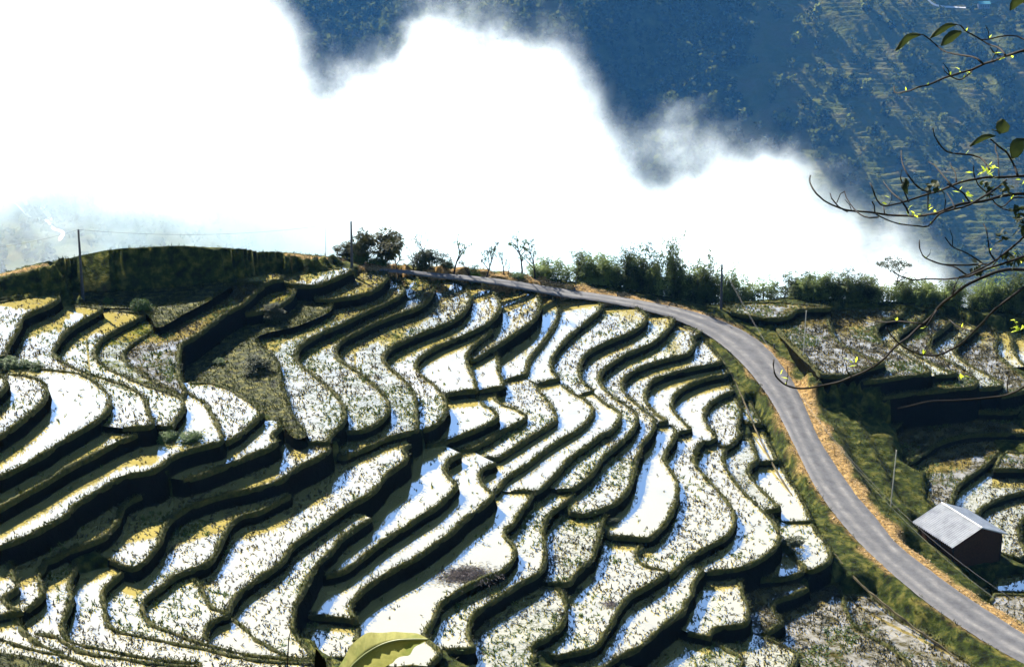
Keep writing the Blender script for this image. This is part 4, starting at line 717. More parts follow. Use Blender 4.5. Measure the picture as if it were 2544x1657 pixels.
b1, b2, b3, b4 = bamboo(1, LF['bam'], 24, 5, 1.15, 110), bamboo(2, LF['bamd'], 30, 5, 1.25, 120), bamboo(3, LF['bam'], 13, 5, 1.0, 80), bamboo(4, LF['bamd'], 14, 5, .55, 120)
bL = dict(a=('b', b1, 'bamboo', BG), b=('b', b2, 'bamboo', BG), c=('b', b3, 'bamboo', BG), d=('b', b4, 'bamboo', BG))
left_of = ['bamboo clump next to the last bare tree beyond the road', 'low pale bamboo clump, second right of the bare trees', 'narrow dark bamboo spire left of the thickest bamboo wall', 'feathery bamboo clump opening the thick wall above the road', 'bushy bamboo clump in the left part of the thick wall', 'low dark bamboo in the dip of the thick wall', 'pointed bamboo clump in the middle of the thick wall', 'tallest pointed bamboo in the thick wall beyond the road', 'dark bamboo at the right end of the thick wall', 'slim bamboo below the two leaning canes', 'very tall drooping bamboo with a bent dark tip', 'brownish bamboo right of the drooping tall one', 'thin bamboo with a pale green stem under the wire', 'olive bamboo third to the left of the ridge power pole', 'dark bamboo crowding the left side of the ridge power pole', 'pale bamboo just right of the ridge power pole', 'thin pale bamboo second right of the ridge power pole']
sp = ["a U 210,590 210,330", "c U 420,600 420,370", "d U 580,605 575,305", "a U 700,630 700,295", "a U 800,640 810,300", "b U 900,660 900,370", "d U 1070,690 1065,265", "b U 1170,700 1165,280", "b U 1280,720 1290,330", "a U 1350,740 1340,410", "d U 1490,760 1480,185", "b U 1570,770 1570,410", "c U 1650,770 1640,365", "b U 1770,775 1780,420", "b U 1860,780 1880,370", "c U 2030,770 2040,430", "c U 2100,765 2100,480"]
for s_, lb in zip(sp, left_of): plant(bL[s_[0]], s_[2:], lb, 3.75, random.uniform(1.3, 1.75))
rl = ['pale thin bamboo at the left end of the upper right field', 'low pale bamboo above the long field by the pole', 'feathery pale bamboo behind the long field', 'pale bamboo left of the dark round clump', 'dark dense round bamboo behind the long field', 'mixed bamboo right of the dark round clump', 'leaning bamboo left of the broad black thicket', 'broad black bamboo thicket, left half', 'broad black bamboo thicket, right half', 'ragged bamboo left of the flat topped tree', 'thin bamboo under the flat crown', 'sparse bamboo right of the flat topped tree', 'slim dark bamboo second right of the flat topped tree', 'bamboo with drooping tip behind the main forked branch', 'tall feathery bamboo behind the forked branch', 'short bamboo left of the dark row by the right terraces', 'dark bamboo opening the row behind the right terraces', 'narrow bamboo in the row behind the right terraces', 'cone shaped bamboo right of the branch crossing', 'tall cone shaped bamboo against the blue slope', 'short bamboo between the two tall cones', 'second tall cone shaped bamboo against the blue slope', 'dark bamboo near the right picture edge', 'tall bamboo at the far right end of the row']
rs_ = ["c D 50,345 60,110", "c D 150,345 160,230", "c D 250,348 260,170", "c D 380,350 395,150", "b D 575,355 580,135", "a D 690,375 690,115", "a D 770,380 765,160", "b D 880,388 880,140", "b D 1010,390 1010,125", "b D 1110,392 1110,165", "c D 1200,395 1190,190", "c D 1300,395 1290,200", "d D 1400,395 1400,195", "a D 1470,400 1475,185", "a D 1560,402 1555,170", "c D 1640,412 1640,235", "a D 1730,420 1735,185", "d D 1800,425 1800,205", "d D 1945,445 1940,280", "c D 1990,448 1985,155", "d D 2050,450 2045,265", "c D 2110,455 2105,145", "b D 2190,462 2195,210", "b D 2250,475 2262,140"]
for s_, lb in zip(rs_, rl): plant(bL[s_[0]], s_[2:], lb, 3.75, random.uniform(1.3, 1.75))
bu1, bu2, bu3 = bush(11, LF['red'], 2.2, 4, 2400), bush(12, LF['dark'], 2.8, 3, 2400), bush(13, LF['grn'], 2, 1.6, 1500)
BH = dict(r=('h', bu1, 'bush', HG), d=('h', bu2, 'bush', HG), g=('h', bu3, 'bush', HG))
for k_, s_, h_, w_, lb in (("r", "S 285,515 290,330", 4, .8, 'dark bronze bush left of the tall left ridge pole'), ("r", "S 440,545 440,215", 4, .85, 'tall bronze bush just right of the left ridge pole'), ("r", "S 660,570 670,220", 4, 1.35, 'big bronze and green bush beyond the road bend'), ("d", "S 1110,600 1120,400", 3, .95, 'dark round bush among the bare trees'),
    ("g", "S 1270,600 1280,540", 1.6, .55, 'small green bush right of the dark round one'), ("g", "S 430,550 440,410", 1.6, .7, 'bright green bush at the foot of the left ridge pole'), ("g", "S 590,570 600,470", 1.6, .8, 'low green bush under the big bronze one'), ("g", "S 1930,690 1930,630", 1.6, .7, 'low spreading shrub under the tallest bare tree'), ("g", "S 1520,645 1500,590", 1.6, .45, 'tiny bright shrub at the road edge under the small spreading tree')):
    plant(BH[k_], s_, lb, h_ * .92, w_ * 1.15, 3)
for s_, h_, nl, ln_, mt_, lb in (("S 790,560 800,270", 5, 90, .1, 'red', 'bare forked tree right of the big bronze bush'), ("S 940,590 940,380", 4, 70, 0, 'grn', 'small bare tree with two spreading arms'), ("S 1050,590 1055,250", 5, 70, 0, 'dark', 'slim bare tree rising from the dark round bush'), ("S 1325,605 1335,280", 5, 110, 0, 'grn', 'pale bare tree with fine light twigs'),
    ("S 1490,650 1490,490", 3, 150, 0, 'grn', 'low spreading green tree on the road edge'), ("S 1605,665 1640,320", 5, 120, .22, 'dark', 'leaning bare tree with dark tufts'), ("S 1810,670 1805,390", 4, 90, 0, 'grn', 'thin straight sapling between two bare trees'), ("S 1985,690 1985,255", 6, 150, 0, 'grn', 'tallest bare tree beyond the road'), ("S 2112,700 2115,325", 5, 200, 0, 'red', 'rusty leaved tree left of the first bamboo'), ("S 1850,675 1850,500", 3, 60, 0, 'grn', 'short twiggy sapling left of the tallest bare tree')):
    t_ = bare(int(nl * 7 + h_ + len(lb)), LF[mt_], 5, nl, ln_); plant(('t', t_, 'tree', TG), s_, lb, 4.6, None, 3)
# flat topped tree behind the right fields
t_ = bare(77, LF['dark'], 5, 40, -.12, 'flat_topped_tree', .7); fl_ = MB(); random.seed(5)
for _ in range(900):
    a = random.uniform(0, 6.28); d = random.uniform(0, 1) ** .6 * 2.0; p_ = Vector((-.3 + math.cos(a) * d, math.sin(a) * d, 4.75 + .3 * math.sin(a * 3 + d * 2) + random.uniform(-.14, .16))); fl_.leaf(p_, (random.uniform(-1, 1), random.uniform(-1, 1), random.uniform(-.3, .3)), .26, .13, .4)
fl_.build('crown', LF['dark'], t_); o = plant(('f', t_, 'tree', None), "D 1330,395 1200,35", 'twisted tree with a flat dark crown behind the right fields', 5.0); o.rotation_euler = (0, 0, 0)
# bushes on the terraces
def onpad(src, n_, spec, sc, label, grp=None, cat='bush'):
    p_ = at_z(*px(spec)[0], PAD[n_]['z']); o = src if src not in used else copy_tree(src); used[src] = 1; o.location = tuple(p_); o.scale = sc; o.rotation_euler = (0, 0, random.uniform(0, 6)); tag(o, label, cat, grp); return o
SG = 'bushes among the terraces'
onpad(bu3, 'FT', 'A 960,600', (.7, .7, .75), 'bright green bush on the grassy field below the dark bank', SG)
for s_, n_, sc, lb in (("A 60,975", 'A4', .8, 'leafy hedge bush on the bund above the large white paddy'), ("A 160,985", 'A4', .7, 'second hedge bush above the large white paddy'), ("A 250,995", 'A4', .6, 'small hedge bush at the right end above the large white paddy'), ("A 1130,1475", 'A12', .75, 'mossy bush mound in the narrow paddy'), ("A 1290,1480", 'A12', .8, 'rounded bush at the end of the mossy mound'), ("A 730,550", 'FT', .45, 'tiny bush on the left of the grassy field'), ("A 1860,600", 'A9', .5, 'small dark bush on the mossy round terrace'), ("A 1820,660", 'A10', .9, 'dark bush below the mossy round terrace'), ("A 1700,1010", 'A10', .9, 'low dark bush in the fallow patch'), ("A 1480,960", 'A10', .5, 'small bush left in the fallow patch'), ("H 470,740", 'H1', .8, 'black bush standing on the corner of the bund by the road'), ("G 765,560", 'G1', .35, 'small black stump bush at the water edge')):
    onpad(bu2 if 'dark' in lb or 'black' in lb else bu3, n_, s_, (sc, sc, sc * .6), lb, SG)
# heap of old straw floating in the big paddy
st = MB(); random.seed(3); c_ = at_z(*px("F 1440,915")[0], PAD['F5']['z'])
for _ in range(2600):
    a = random.gauss(0, .42); b_ = random.gauss(0, .4); st.leaf(c_ + (a * 2.9 + b_ * .6, b_ * 2.2, random.uniform(.01, .12)), (random.uniform(-1, 1), random.uniform(-1, 1), random.uniform(-.1, .2)), random.uniform(.3, .7), .05, .2)
tag(st.build('straw_heap', M['straw']), 'dark tangled straw heap lying in the large white paddy', 'straw')
st = MB(); c_ = at_z(*px("G 740,1118")[0], PAD['G1b']['z'])
for _ in range(260): st.leaf(c_ + (random.gauss(0, .35), random.gauss(0, .3), random.uniform(0, .2)), (random.uniform(-1, 1), random.uniform(-1, 1), random.uniform(0, .4)), random.uniform(.2, .4), .05, .2)
tag(st.build('straw_clump', M['straw']), 'small brown straw clump near the lower bund of a white paddy', 'straw')

# ------------------------------------------------------------------ poles, wires, posts
CON = plain('weathered_concrete', (.035, .036, .04), .85, .15); WOOD = plain('bleached_wood', (.42, .38, .30), .8); WIRE = plain('wire', (.012, .012, .013), .6)
def pole(base, topuv, label, name='power_pole', r0=.2, r1=.11, mat=CON, caps=True, zb=None):
    (u, v) = px(base)[0]; z_ = np.interp(u, RU, RW) if zb is None else zb; b_ = at_z(u, v, z_); b_[2] = gz(b_[0], b_[1]) - .2; tq_ = at_y(*px(topuv)[0], b_[1]); e = empty(name, b_); tag(e, label, 'pole'); d = Vector(tq_ - b_); m_ = MB(); m_.tube([(0, 0, 0), d * .5, d], [r0, (r0 + r1) / 2, r1], 10); m_.build('shaft', mat, e, False)
    if caps:
        for q in (.93, .97): m_ = MB(); m_.box(d * q + Vector((0, -.1, 0)), (.12, .26, .12)); m_.build('insulator', WIRE, e)
    return b_ + np.array(d)
mi = int(np.argmin(abs(mt[:, 0] - at_y(*px("O 185,610")[0], 220)[0])))
t1 = pole("O 186,612", "O 182,534", 'left power pole standing behind the dark bank', zb=mt[mi, 2] - .3); t2 = pole("O 818,628", "O 816,515", 'thick dark power pole beside the bronze bushes'); t3 = pole("O 1676,719", "O 1678,614", 'power pole at the road bend in front of the bamboo')
pole("O 757,610", "O 757,528", 'thin bare cane standing left of the thick pole', 'bamboo_cane', .035, .015, BARK, False)
t4 = pole("D 590,790", "D 617,400", 'pale wooden pole on the verge by the upper right field', 'wooden_pole', .06, .05, WOOD, False, -5.9 * KZ); t5 = pole("W 1155,1140", "W 1208,622", 'pale wooden pole on the grass slope above the hut', 'wooden_pole', .06, .05, WOOD, False, -10.9 * KZ)
WG = 'power line spans over the ridge'
def span(a, b_, sag, label, r=.012):
    m_ = MB(); P = [a + (b_ - a) * s_ - np.array((0, 0, sag * 4 * s_ * (1 - s_))) for s_ in np.linspace(0, 1, 25)]; m_.tube(P, r, 4); tag(m_.build('power_line', WIRE), label, 'wire', WG)
lp = at_y(*px("O -60,580")[0], 215)
span(lp, t1, .4, 'wire coming in from the left to the bank pole'); span(t1, t2, 1.1, 'wire between the bank pole and the thick pole'); span(t2, t3, 1.6, 'wire sagging in front of the trees between two ridge poles')
rp = at_z(*px("H 2300,1370")[0], -4); span(t3, rp, 6, 'wire crossing over the road toward the lower right corner', .009)
rp2 = at_z(*px("H 2300,1260")[0], -4); span(t3 - (0, 0, .3), rp2, 6.3, 'second wire crossing over the road near the hut', .009)
post = MB(); post.box((0, 0, .28), (.16, .16, .62)); post.box((0, 0, .61), (.12, .12, .06)); ps = None; PG = 'guide posts along the outer road edge'
for s_, lb in (("S 540,585", 'guide post nearest the thick pole at the road start'), ("S 960,610", 'guide post below the dark round bush'), ("S 1337,640", 'guide post below the pale bare tree'), ("S 1695,665", 'guide post right of the leaning bare tree'), ("S 2085,715", 'guide post below the rusty leaved tree'), ("U 505,630", 'guide post below the second bamboo clump'), ("U 930,695", 'guide post below the dip in the bamboo'), ("U 1325,760", 'guide post below the end of the thick bamboo'), ("D 375,660", 'weathered guide post on the verge of the road bend')):
    (u, v) = px(s_)[0]; z_ = np.interp(u, RU, RW) if 'bend' not in lb else -5.6 * KZ; b_ = at_z(u, v, z_)
    if ps is None: ps = post.build('guide_post', plain('post_concrete', (.03, .03, .028), .9)); o = ps
    else: o = ps.copy(); C.objects.link(o)
    o.location = (b_[0], b_[1], gz(b_[0], b_[1]) - .05); tag(o, lb, 'post', PG)

# ------------------------------------------------------------------ field hut
gzh = -12.4 * KZ; ze, zr = gzh + 2.7, gzh + 4.3
Ra, Rb = at_z(*px("H 1500,415")[0], zr), at_z(*px("H 1782,590")[0], zr); Ea, Eb = at_z(*px("H 1310,545")[0], ze), at_z(*px("H 1575,735")[0], ze)
ux = Rb[:2] - Ra[:2]; Lh = np.linalg.norm(ux); ux /= Lh; uy = np.array([-ux[1], ux[0]]); hw = abs(((Ea + Eb) / 2 - (Ra + Rb) / 2)[:2] @ uy); cc = ((Ra + Rb) / 2 + 0)[:2]
hut = empty('field_hut', (cc[0], cc[1], gzh), math.atan2(ux[1], ux[0])); tag(hut, 'small field hut with a corrugated metal roof beside the road', 'hut')
tin, t, b = nodes('corrugated_tin'); c1, f1 = noise_col(t, 1.2, [(.3, (.30, .30, .29)), (.62, (.46, .46, .45)), (.8, (.36, .31, .22))], 5); t.links.new(c1, b.inputs['Base Color']); b.inputs['Roughness'].default_value = .55; b.inputs['Metallic'].default_value = .15
def roofside(sgn):
    V = []; F = []; nx_ = 23 * 8; 
    for i in range(nx_ + 1):
        x_ = -Lh / 2 + Lh * i / nx_; h_ = .075 * math.cos(2 * math.pi * i / 8)
        for j in range(4): s_ = j / 3; V.append((x_, sgn * (hw * s_ + .01), 4.3 - 1.6 * s_ + h_ + .02))
    n0 = len(V); V += [(x_, y_, z_ - .03) for x_, y_, z_ in V]
    for i in range(nx_):
        for j in range(3): a = i * 4 + j; f_ = (a, a + 4, a + 5, a + 1); F.append(f_ if sgn < 0 else f_[::-1]); F.append(tuple(k_ + n0 for k_ in (f_[::-1] if sgn < 0 else f_)))
        for j in (0, 3): a = i * 4 + j; F.append((a, a + 4, a + 4 + n0, a + n0))
    for i in (0, nx_):
        for j in range(3): a = i * 4 + j; F.append((a, a + 1, a + 1 + n0, a + n0))
    return mesh('roof_sheet', V, F, tin, hut)
roofside(-1); roofside(1)
m_ = MB(); m_.tube([(-Lh / 2, 0, 4.36), (Lh / 2, 0, 4.36)], .09, 8); m_.build('ridge_cap', tin, hut)
PL = plain('old_planks', (.034, .014, .004), .85, .1, 0, .35, 6); wl, ww = Lh / 2 - .55, hw - .55
def plankwall(x0, y0, x1, y1, gable=False):
    m_ = MB(); n_ = int(math.hypot(x1 - x0, y1 - y0) / .2); a = math.atan2(y1 - y0, x1 - x0)
    for i in range(n_):
        s_ = (i + .5) / n_; y_ = y0 + (y1 - y0) * s_; hh = 4.2 - 1.6 * abs(y_) / hw - .06 if gable else 4.2 - 1.6 * ww / hw - .06; m_.box((x0 + (x1 - x0) * s_, y_, hh / 2 - .3 + random.uniform(-.01, .01)), (math.hypot(x1 - x0, y1 - y0) / n_ * .96, .04 + random.uniform(0, .012), hh + .6), a)
    return m_.build('plank_wall', PL, hut)
plankwall(-wl, -ww, wl, -ww); plankwall(-wl, ww, wl, ww); plankwall(-wl, -ww, -wl, ww, True); plankwall(wl, -ww, wl, ww, True)
for sx_ in (-1, 1):
    for sy_ in (-1, 1): m_ = MB(); m_.tube([(sx_ * (wl + .02), sy_ * (ww + .02), -.8), (sx_ * (wl + .02), sy_ * (ww + .02), 2.5)], .09, 7); m_.build('corner_post', BARK, hut)
m_ = MB(); m_.box((.4, -ww - .04, .95), (.9, .05, 1.9)); d_ = m_.build('door', BARK, hut); m_ = MB(); m_.box((.75, -ww - .09, 1.0), (.05, .06, .16)); m_.build('handle', WIRE, d_)

# ------------------------------------------------------------------ budding tree reaching in from the right, close to the camera
tree = empty('budding_tree', (0, 0, 0)); tag(tree, 'bare budding tree whose dark branches reach in from the right', 'tree')
RT = 9.2; base = at_r(2950, 900, RT + .4)
m_ = MB(); m_.tube([(base[0] + .5, base[1] + .2, 61.5), (base[0] + .25, base[1], 68), base + (0, 0, -1.2), base, base + (-.1, 0, 1.2), base + (-.05, .1, 2.6)], [.19, .15, .12, .10, .08, .05], 9); m_.build('trunk', BARK, tree)
BR = [(.020, "Q 3350,900 2900,780 2330,705 2180,712 2050,735 1930,770 1800,790 1700,800 1600,835 1500,880 1400,900 1280,920 1150,915 1000,910 880,890 740,875 610,865 500,830 390,780 300,700 250,620 238,570 245,530"),
 (.018, "Q 3300,650 2800,560 2330,535 2200,540 2080,545 1950,545 1800,570 1700,590 1600,630 1480,680 1400,700 1260,745 1170,775 1060,805 950,820 890,770 860,700 840,640 820,600"),
 (.011, "Q 2130,570 2080,620 1980,690 1880,750 1760,820 1640,850 1500,890 1440,950 1370,1020 1250,1010 1130,1000 1020,970 930,930 870,890 860,820 840,780"),
 (.009, "Q 1390,690 1330,670 1270,630 1210,560 1150,460 1125,380 1120,290"), (.009, "Q 1190,890 1160,820 1110,760 1050,710 1000,660 950,590"), (.009, "Q 1600,620 1550,560 1490,490 1440,430 1385,400"),
 (.010, "Q 1970,470 1950,440 1900,370 1840,340 1740,325 1620,315 1540,285 1470,200 1430,120 1425,70"), (.012, "Q 2240,525 2210,440 2170,360 2130,300 2060,250 2030,220 1980,180"), (.007, "Q 2030,220 2030,300 2050,340 2060,560"), (.008, "Q 1190,780 1150,680 1130,600 1110,540 1125,480"),
 (.006, "Q 600,875 530,840 460,770 435,700"), (.006, "Q 900,930 800,935 720,900 650,830 590,740 560,660 500,790"), (.006, "Q 1650,590 1640,500 1600,440 1590,400"), (.007, "Q 2000,720 1900,660 1850,600 1820,520 1818,430"), (.007, "Q 1780,790 1720,700 1640,650 1560,610"), (.007, "Q 2300,740 2200,745 2100,830 2030,800 1990,750"), (.008, "Q 2330,860 2250,850 2180,870 2100,850 2020,800"), (.006, "Q 1380,700 1375,790 1380,860"), (.006, "Q 1640,850 1600,760 1560,700"), (.007, "Q 960,900 950,820"),
 (.022, "D 3000,240 2500,120 2290,95 2150,90 2050,110 1950,150 1870,185 1800,225 1720,290 1640,350 1590,410 1540,470 1460,530 1390,600 1330,640 1270,690 1200,770 1130,820 1060,860 960,900 860,940 740,965 640,985 540,985 460,960 410,920 380,880 368,820 372,770"),
 (.015, "D 2900,40 2500,100 2290,205 2200,270 2120,330 2030,400 1960,480 1880,560 1800,640 1720,690 1620,735 1500,735 1400,700 1320,650 1260,590 1220,530"), (.014, "D 2800,-200 2290,-20 2180,20 2060,60 1950,95 1850,140 1760,155 1650,165 1530,160 1430,170 1330,140 1270,105"), (.009, "D 1850,145 1780,100 1740,70 1640,50 1570,25 1510,0 Q 1300,1250 1295,1150"),
 (.013, "D 2800,700 2290,960 2220,1000 2120,1040 2010,1055 1870,1070 1700,1080 1550,1085 1400,1120 1310,1140"), (.013, "Q 2700,900 2330,1100 2250,1170 2160,1240 2060,1320 1960,1385 1850,1440 1750,1490 1660,1520 D 1720,290"), (.009, "Q 1960,1385 1880,1380 1780,1390 1660,1390 1500,1380 1370,1330 1320,1290 1295,1220 1295,1150"), (.008, "Q 1910,1380 1840,1330 1740,1270 1640,1230 1580,1180 1540,1120"), (.008, "Q 2020,1340 1980,1280 1960,1200 1950,1100 1940,1050 1910,990"), (.007, "D 1600,400 1550,480 1520,530"), (.009, "D 1500,500 1400,490 1300,480 1200,490 1080,465"), (.007, "D 1880,560 1760,520 1700,470"), (.006, "D 1130,830 1090,800 1060,730"), (.006, "D 960,900 930,870 915,800"), (.005, "D 2140,1035 2135,950 2150,880"),
 (.016, "P 3100,420 2700,430 2330,480 2230,510 2130,540 2040,580 1910,620 1830,665 1740,690 1620,725 1540,750 1450,790 1370,825 1290,840 1220,870 1150,885 1095,900 1045,880 1050,830"), (.009, "P 1910,620 1860,570 1780,545 1680,530 1540,500 1450,430 1380,370 1330,340 1290,335"), (.010, "P 2120,530 2080,480 2030,450 1960,430 1880,380 1810,340 1740,300 1690,250 1650,240"), (.008, "P 2400,420 2310,390 2260,355 2160,345 2070,355 1960,380 1890,385"), (.006, "P 2080,550 2020,520 1980,460"), (.006, "P 1800,690 1740,740 1680,770 1600,740 1540,690 1520,640"), (.010, "P 2500,-40 2340,20 2290,30 2270,10")]
buds = MB(); random.seed(9)
for bi, (r_, s_) in enumerate(BR):
    P = px(s_); dep = RT + .35 * math.sin(bi * 1.7); Q = [at_r(u, v, dep + .25 * math.sin(i * .6 + bi)) for i, (u, v) in enumerate(P)]; Q = catmull(np.array(Q), .05); k = len(Q); m_ = MB(); m_.tube(Q, [r_ * .31 * (1 - .72 * i / k) * (1 + .18 * random.random()) + .0018 for i in range(k)], 6); m_.build('branch', BARK, tree, True)
    for i in range(int(k * .4), k - 2, 5):
        if random.random() < .26:
            a = Vector(Q[i]); d = Vector((random.uniform(-.5, .5), random.uniform(-.3, .3), 1)); sz_ = random.uniform(.012, .028)
            for _ in range(random.randint(1, 3)): buds.leaf(a, d + Vector((random.uniform(-.6, .6), random.uniform(-.4, .4), 0)), sz_ * random.uniform(.8, 1.5), sz_ * .5, .1)
        if random.random() < .16: m2_ = Vector(Q[i]); q2 = m2_ + Vector((random.uniform(-.05, .05), random.uniform(-.03, .03), random.uniform(.04, .12))); tw = MB(); tw.tube([m2_, (m2_ + q2) / 2 + Vector((.008, 0, 0)), q2], [.0028, .0022, .0012], 4); tw.build('twig', BARK, tree)
for s_, n_ in (("Q 1980,470", 12), ("Q 1640,715", 2), ("Q 1790,740", 6), ("Q 1425,860", 3), ("Q 1225,880", 4), ("Q 1140,870", 2), ("Q 970,785", 2), ("Q 1865,535", 3), ("Q 2300,600", 3), ("D 2230,20", 5), ("D 2210,500", 4), ("D 2235,550", 5), ("D 1480,520", 2), ("D 380,885", 2), ("D 940,800", 4), ("D 1810,910", 3), ("P 2145,520", 3), ("P 1745,705", 4)):
    c_ = at_r(*px(s_)[0], RT)
    for _ in range(n_): buds.leaf(Vector(c_) + Vector((random.uniform(-.03, .03), random.uniform(-.03, .03), random.uniform(-.02, .02))), (random.uniform(-1, 1), random.uniform(-.5, .5), random.uniform(-.3, 1)), random.uniform(.024, .048), random.uniform(.012, .02), .3)
tag(buds.build('young_leaves', LF['lime'], tree), kind='stuff')
def bigleaf(spec, wid, mat='dark', curl=.03):
    P = catmull(np.array([at_r(u, v, RT - .1) for u, v in px(spec)]), .02); n_ = len(P); V = []; F = []; d = P[-1] - P[0]; d /= np.linalg.norm(d); sd_ = np.cross(d, [0, 1, .25]); sd_ /= np.linalg.norm(sd_)
    for i, q in enumerate(P):
        s_ = i / (n_ - 1); w_ = wid * (math.sin(math.pi * min(1, s_ * .96 + .03)) ** .7); 
        for k_, o_ in ((-1, -.35), (-.5, .1), (0, 0), (.5, .1), (1, -.2)): V.append(q + sd_ * w_ * k_ * .5 + np.array([0, -1, 0]) * curl * o_ * (1 + .3 * math.sin(i * 1.3)))
    for i in range(n_ - 1):
        for c in range(4): a = i * 5 + c; F.append((a, a + 1, a + 6, a + 5))
    return mesh('leaf', V, F, LF[mat], tree, True)
bigleaf("P 1310,338 1230,350 1170,380 1110,450 1065,495", 0.037); bigleaf("P 1655,242 1580,250 1500,300 1440,340 1400,375", 0.034); bigleaf("P 1705,310 1630,340 1560,390 1505,445", 0.053); bigleaf("P 2330,-20 2250,10 2200,50 2170,108", 0.050); bigleaf("P 2105,1150 2110,1200 2090,1260 2065,1295", 0.074); bigleaf("P 2070,1270 2030,1265 1995,1255", 0.031); bigleaf("P 2030,1312 1950,1320 1880,1345 1780,1415", 0.031); bigleaf("P 2320,1345 2270,1380 2220,1450 2190,1530", 0.081); bigleaf("Q 1165,555 1170,600 1150,640 1185,710", 0.031)
for s_ in ("Q 1430,640", "Q 1960,620", "Q 2140,650", "Q 2240,860", "Q 2110,1130", "Q 2160,1290", "Q 1860,1400", "Q 2270,930", "Q 2285,1010", "Q 2230,1300"):
    c_ = at_r(*px(s_)[0], RT - .05); m_ = MB()
    for _ in range(14): m_.leaf(Vector(c_) + Vector((random.gauss(0, .013), random.gauss(0, .013), random.gauss(0, .013))), (random.uniform(-1, 1), random.uniform(-1, 1), random.uniform(-1, .6)), random.uniform(.03, .055), random.uniform(.02, .035), .4)
    m_.build('seed_cluster', LF['dark'], tree)

# ------------------------------------------------------------------ banana plant at the bottom edge, close to the camera
RB = 13.0; ban = empty('banana_plant', (0, 0, 0)); tag(ban, 'yellow green banana leaf with a torn flat edge rising into the bottom of the picture', 'plant')
bl, t, b = nodes('banana_leaf'); c1, f1 = noise_col(t, 3, [(.3, (.06, .07, .015)), (.5, (.17, .165, .05)), (.62, (.10, .12, .03)), (.75, (.19, .18, .07))], 5); t.links.new(c1, b.inputs['Base Color']); b.inputs['Roughness'].default_value = .8; b.inputs['Specular IOR Level'].default_value = .05
wv = t.nodes.new('ShaderNodeTexNoise'); wv.inputs['Scale'].default_value = 26; mp = t.nodes.new('ShaderNodeMapping'); mp.inputs['Scale'].default_value = (1, .2, .25); mp.inputs['Rotation'].default_value = (0, .6, 0); g_ = t.nodes.new('ShaderNodeNewGeometry'); t.links.new(g_.outputs['Position'], mp.inputs[0]); t.links.new(mp.outputs[0], wv.inputs['Vector']); bump(t, b, wv.outputs['Fac'], .5, .02)
tl = t.nodes.new('ShaderNodeBsdfTranslucent'); t.links.new(c1, tl.inputs[0]); mx = t.nodes.new('ShaderNodeMixShader'); mx.inputs[0].default_value = .35; t.links.new(b.outputs[0], mx.inputs[1]); t.links.new(tl.outputs[0], mx.inputs[2]); t.links.new(mx.outputs[0], t.nodes['Material Output'].inputs[0])
mid = px("F 560,1750 640,1570 700,1500 770,1445 860,1395 960,1365 1080,1357 1190,1357"); upp = px("F 480,1720 560,1540 640,1400 690,1340 760,1308 900,1303 1085,1310 1190,1357"); low = px("F 700,1800 790,1640 880,1570 950,1510 990,1490 1060,1462 1095,1410 1190,1358")
V = []; F = []; nn_ = 40
def r2(P): P = catmull(np.array(P), 6); d = np.r_[0, np.cumsum(np.linalg.norm(np.diff(P, axis=0), axis=1))]; tt_ = np.linspace(0, d[-1], nn_); return np.stack([np.interp(tt_, d, P[:, i]) for i in (0, 1)], 1)
um, uu, ul = r2(mid), r2(upp), r2(low)
for i in range(nn_):
    for k_ in range(9):
        s_ = (k_ - 4) / 4; tgt = uu[i] if s_ < 0 else ul[i]; q = um[i] + (tgt - um[i]) * abs(s_) * (1 - (.10 * abs(math.sin(i * 2.7)) if abs(s_) == 1 else 0)); rip = .02 * math.sin(i * 1.9 + k_) * abs(s_); V.append(at_r(q[0], q[1], RB + .16 * abs(s_) + rip + .25 * (1 - i / nn_)))
for i in range(nn_ - 1):
    for k_ in range(8): a = i * 9 + k_; F.append((a, a + 1, a + 10, a + 9))
leaf = mesh('leaf', V, F, bl, ban, True)
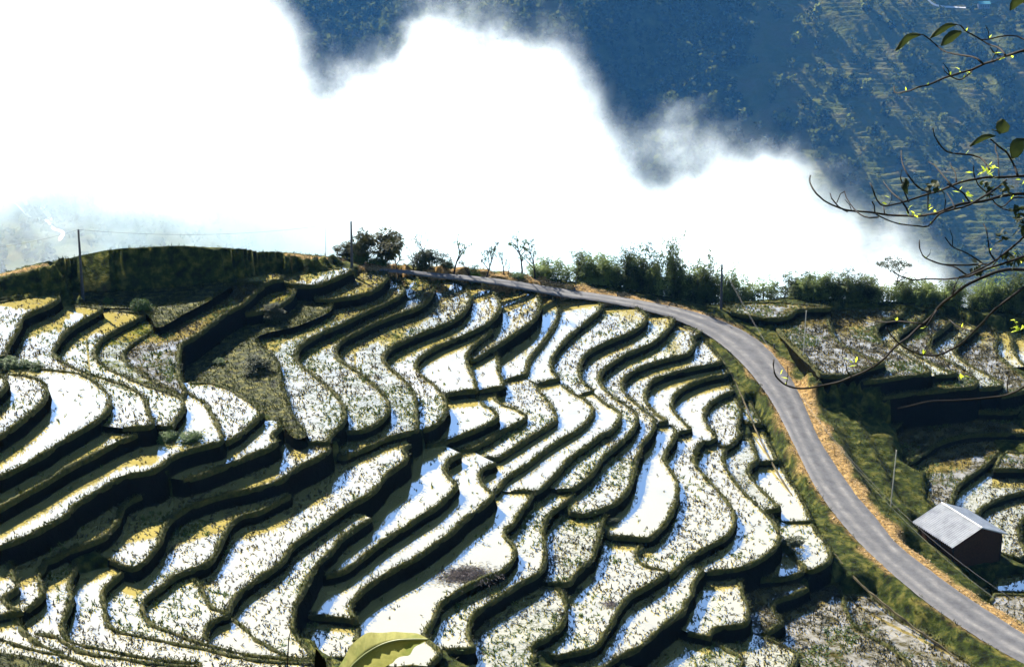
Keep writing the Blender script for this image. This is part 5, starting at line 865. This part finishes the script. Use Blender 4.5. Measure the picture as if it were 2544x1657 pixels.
m_ = MB(); m_.tube([at_r(q[0], q[1], RB - .012 + .25 * (1 - i / nn_)) for i, q in enumerate(um)], [.016 * (1 - .7 * i / nn_) for i in range(nn_)], 6); m_.build('midrib', plain('banana_rib', (.10, .11, .03), .5), leaf, True)
s0 = at_r(um[0][0], um[0][1], RB + .24); m_ = MB(); m_.tube([(s0[0] - .6, s0[1] + .3, 56.5), (s0[0] - .5, s0[1] + .2, 62), (s0[0] - .35, s0[1] + .1, s0[2] - 1.2), s0], [.16, .12, .06, .022], 8); m_.build('stem', plain('banana_stem', (.06, .07, .02), .7), ban, True)
dl = [at_r(u, v, RB + .1) for u, v in px("F 385,1700 395,1500 400,1428 425,1455 470,1520 490,1700")]; m_ = MB(); m_.add([*dl, *[q + (0, .02, 0) for q in dl]], [(0, 1, 2, 3, 4, 5), (11, 10, 9, 8, 7, 6)] + [(i, (i + 1) % 6, (i + 1) % 6 + 6, i + 6) for i in range(6)]); m_.build('dry_leaf', M['bank'], ban)
q_ = [at_r(u, v, RB + .2) for u, v in px("F 205,1800 208,1500 215,1350 232,1290")]; m_ = MB(); m_.tube(q_, [.006, .005, .004, .003], 5); m_.build('flower_stalk', BARK, ban)

# ------------------------------------------------------------------ valley haze
hm = bpy.data.materials.new('valley_haze'); hm.use_nodes = True; t = hm.node_tree; t.nodes.remove(t.nodes['Principled BSDF']); pv = t.nodes.new('ShaderNodeVolumePrincipled')
pv.inputs['Color'].default_value = (.11, .42, 1, 1); pv.inputs['Density'].default_value = .00002; pv.inputs['Anisotropy'].default_value = 0; t.links.new(pv.outputs[0], t.nodes['Material Output'].inputs['Volume'])
m_ = MB(); m_.box((0, 1620, -130), (5000, 3500, 520)); tag(m_.build('haze', hm), kind='stuff')
hm2 = hm.copy(); hm2.name = 'valley_mist'; [n_ for n_ in hm2.node_tree.nodes if n_.type == 'PRINCIPLED_VOLUME'][0].inputs['Density'].default_value = .000045
m_ = MB(); m_.box((0, 1010, -120), (4400, 1380, 420)); tag(m_.build('valley_mist', hm2), kind='stuff')
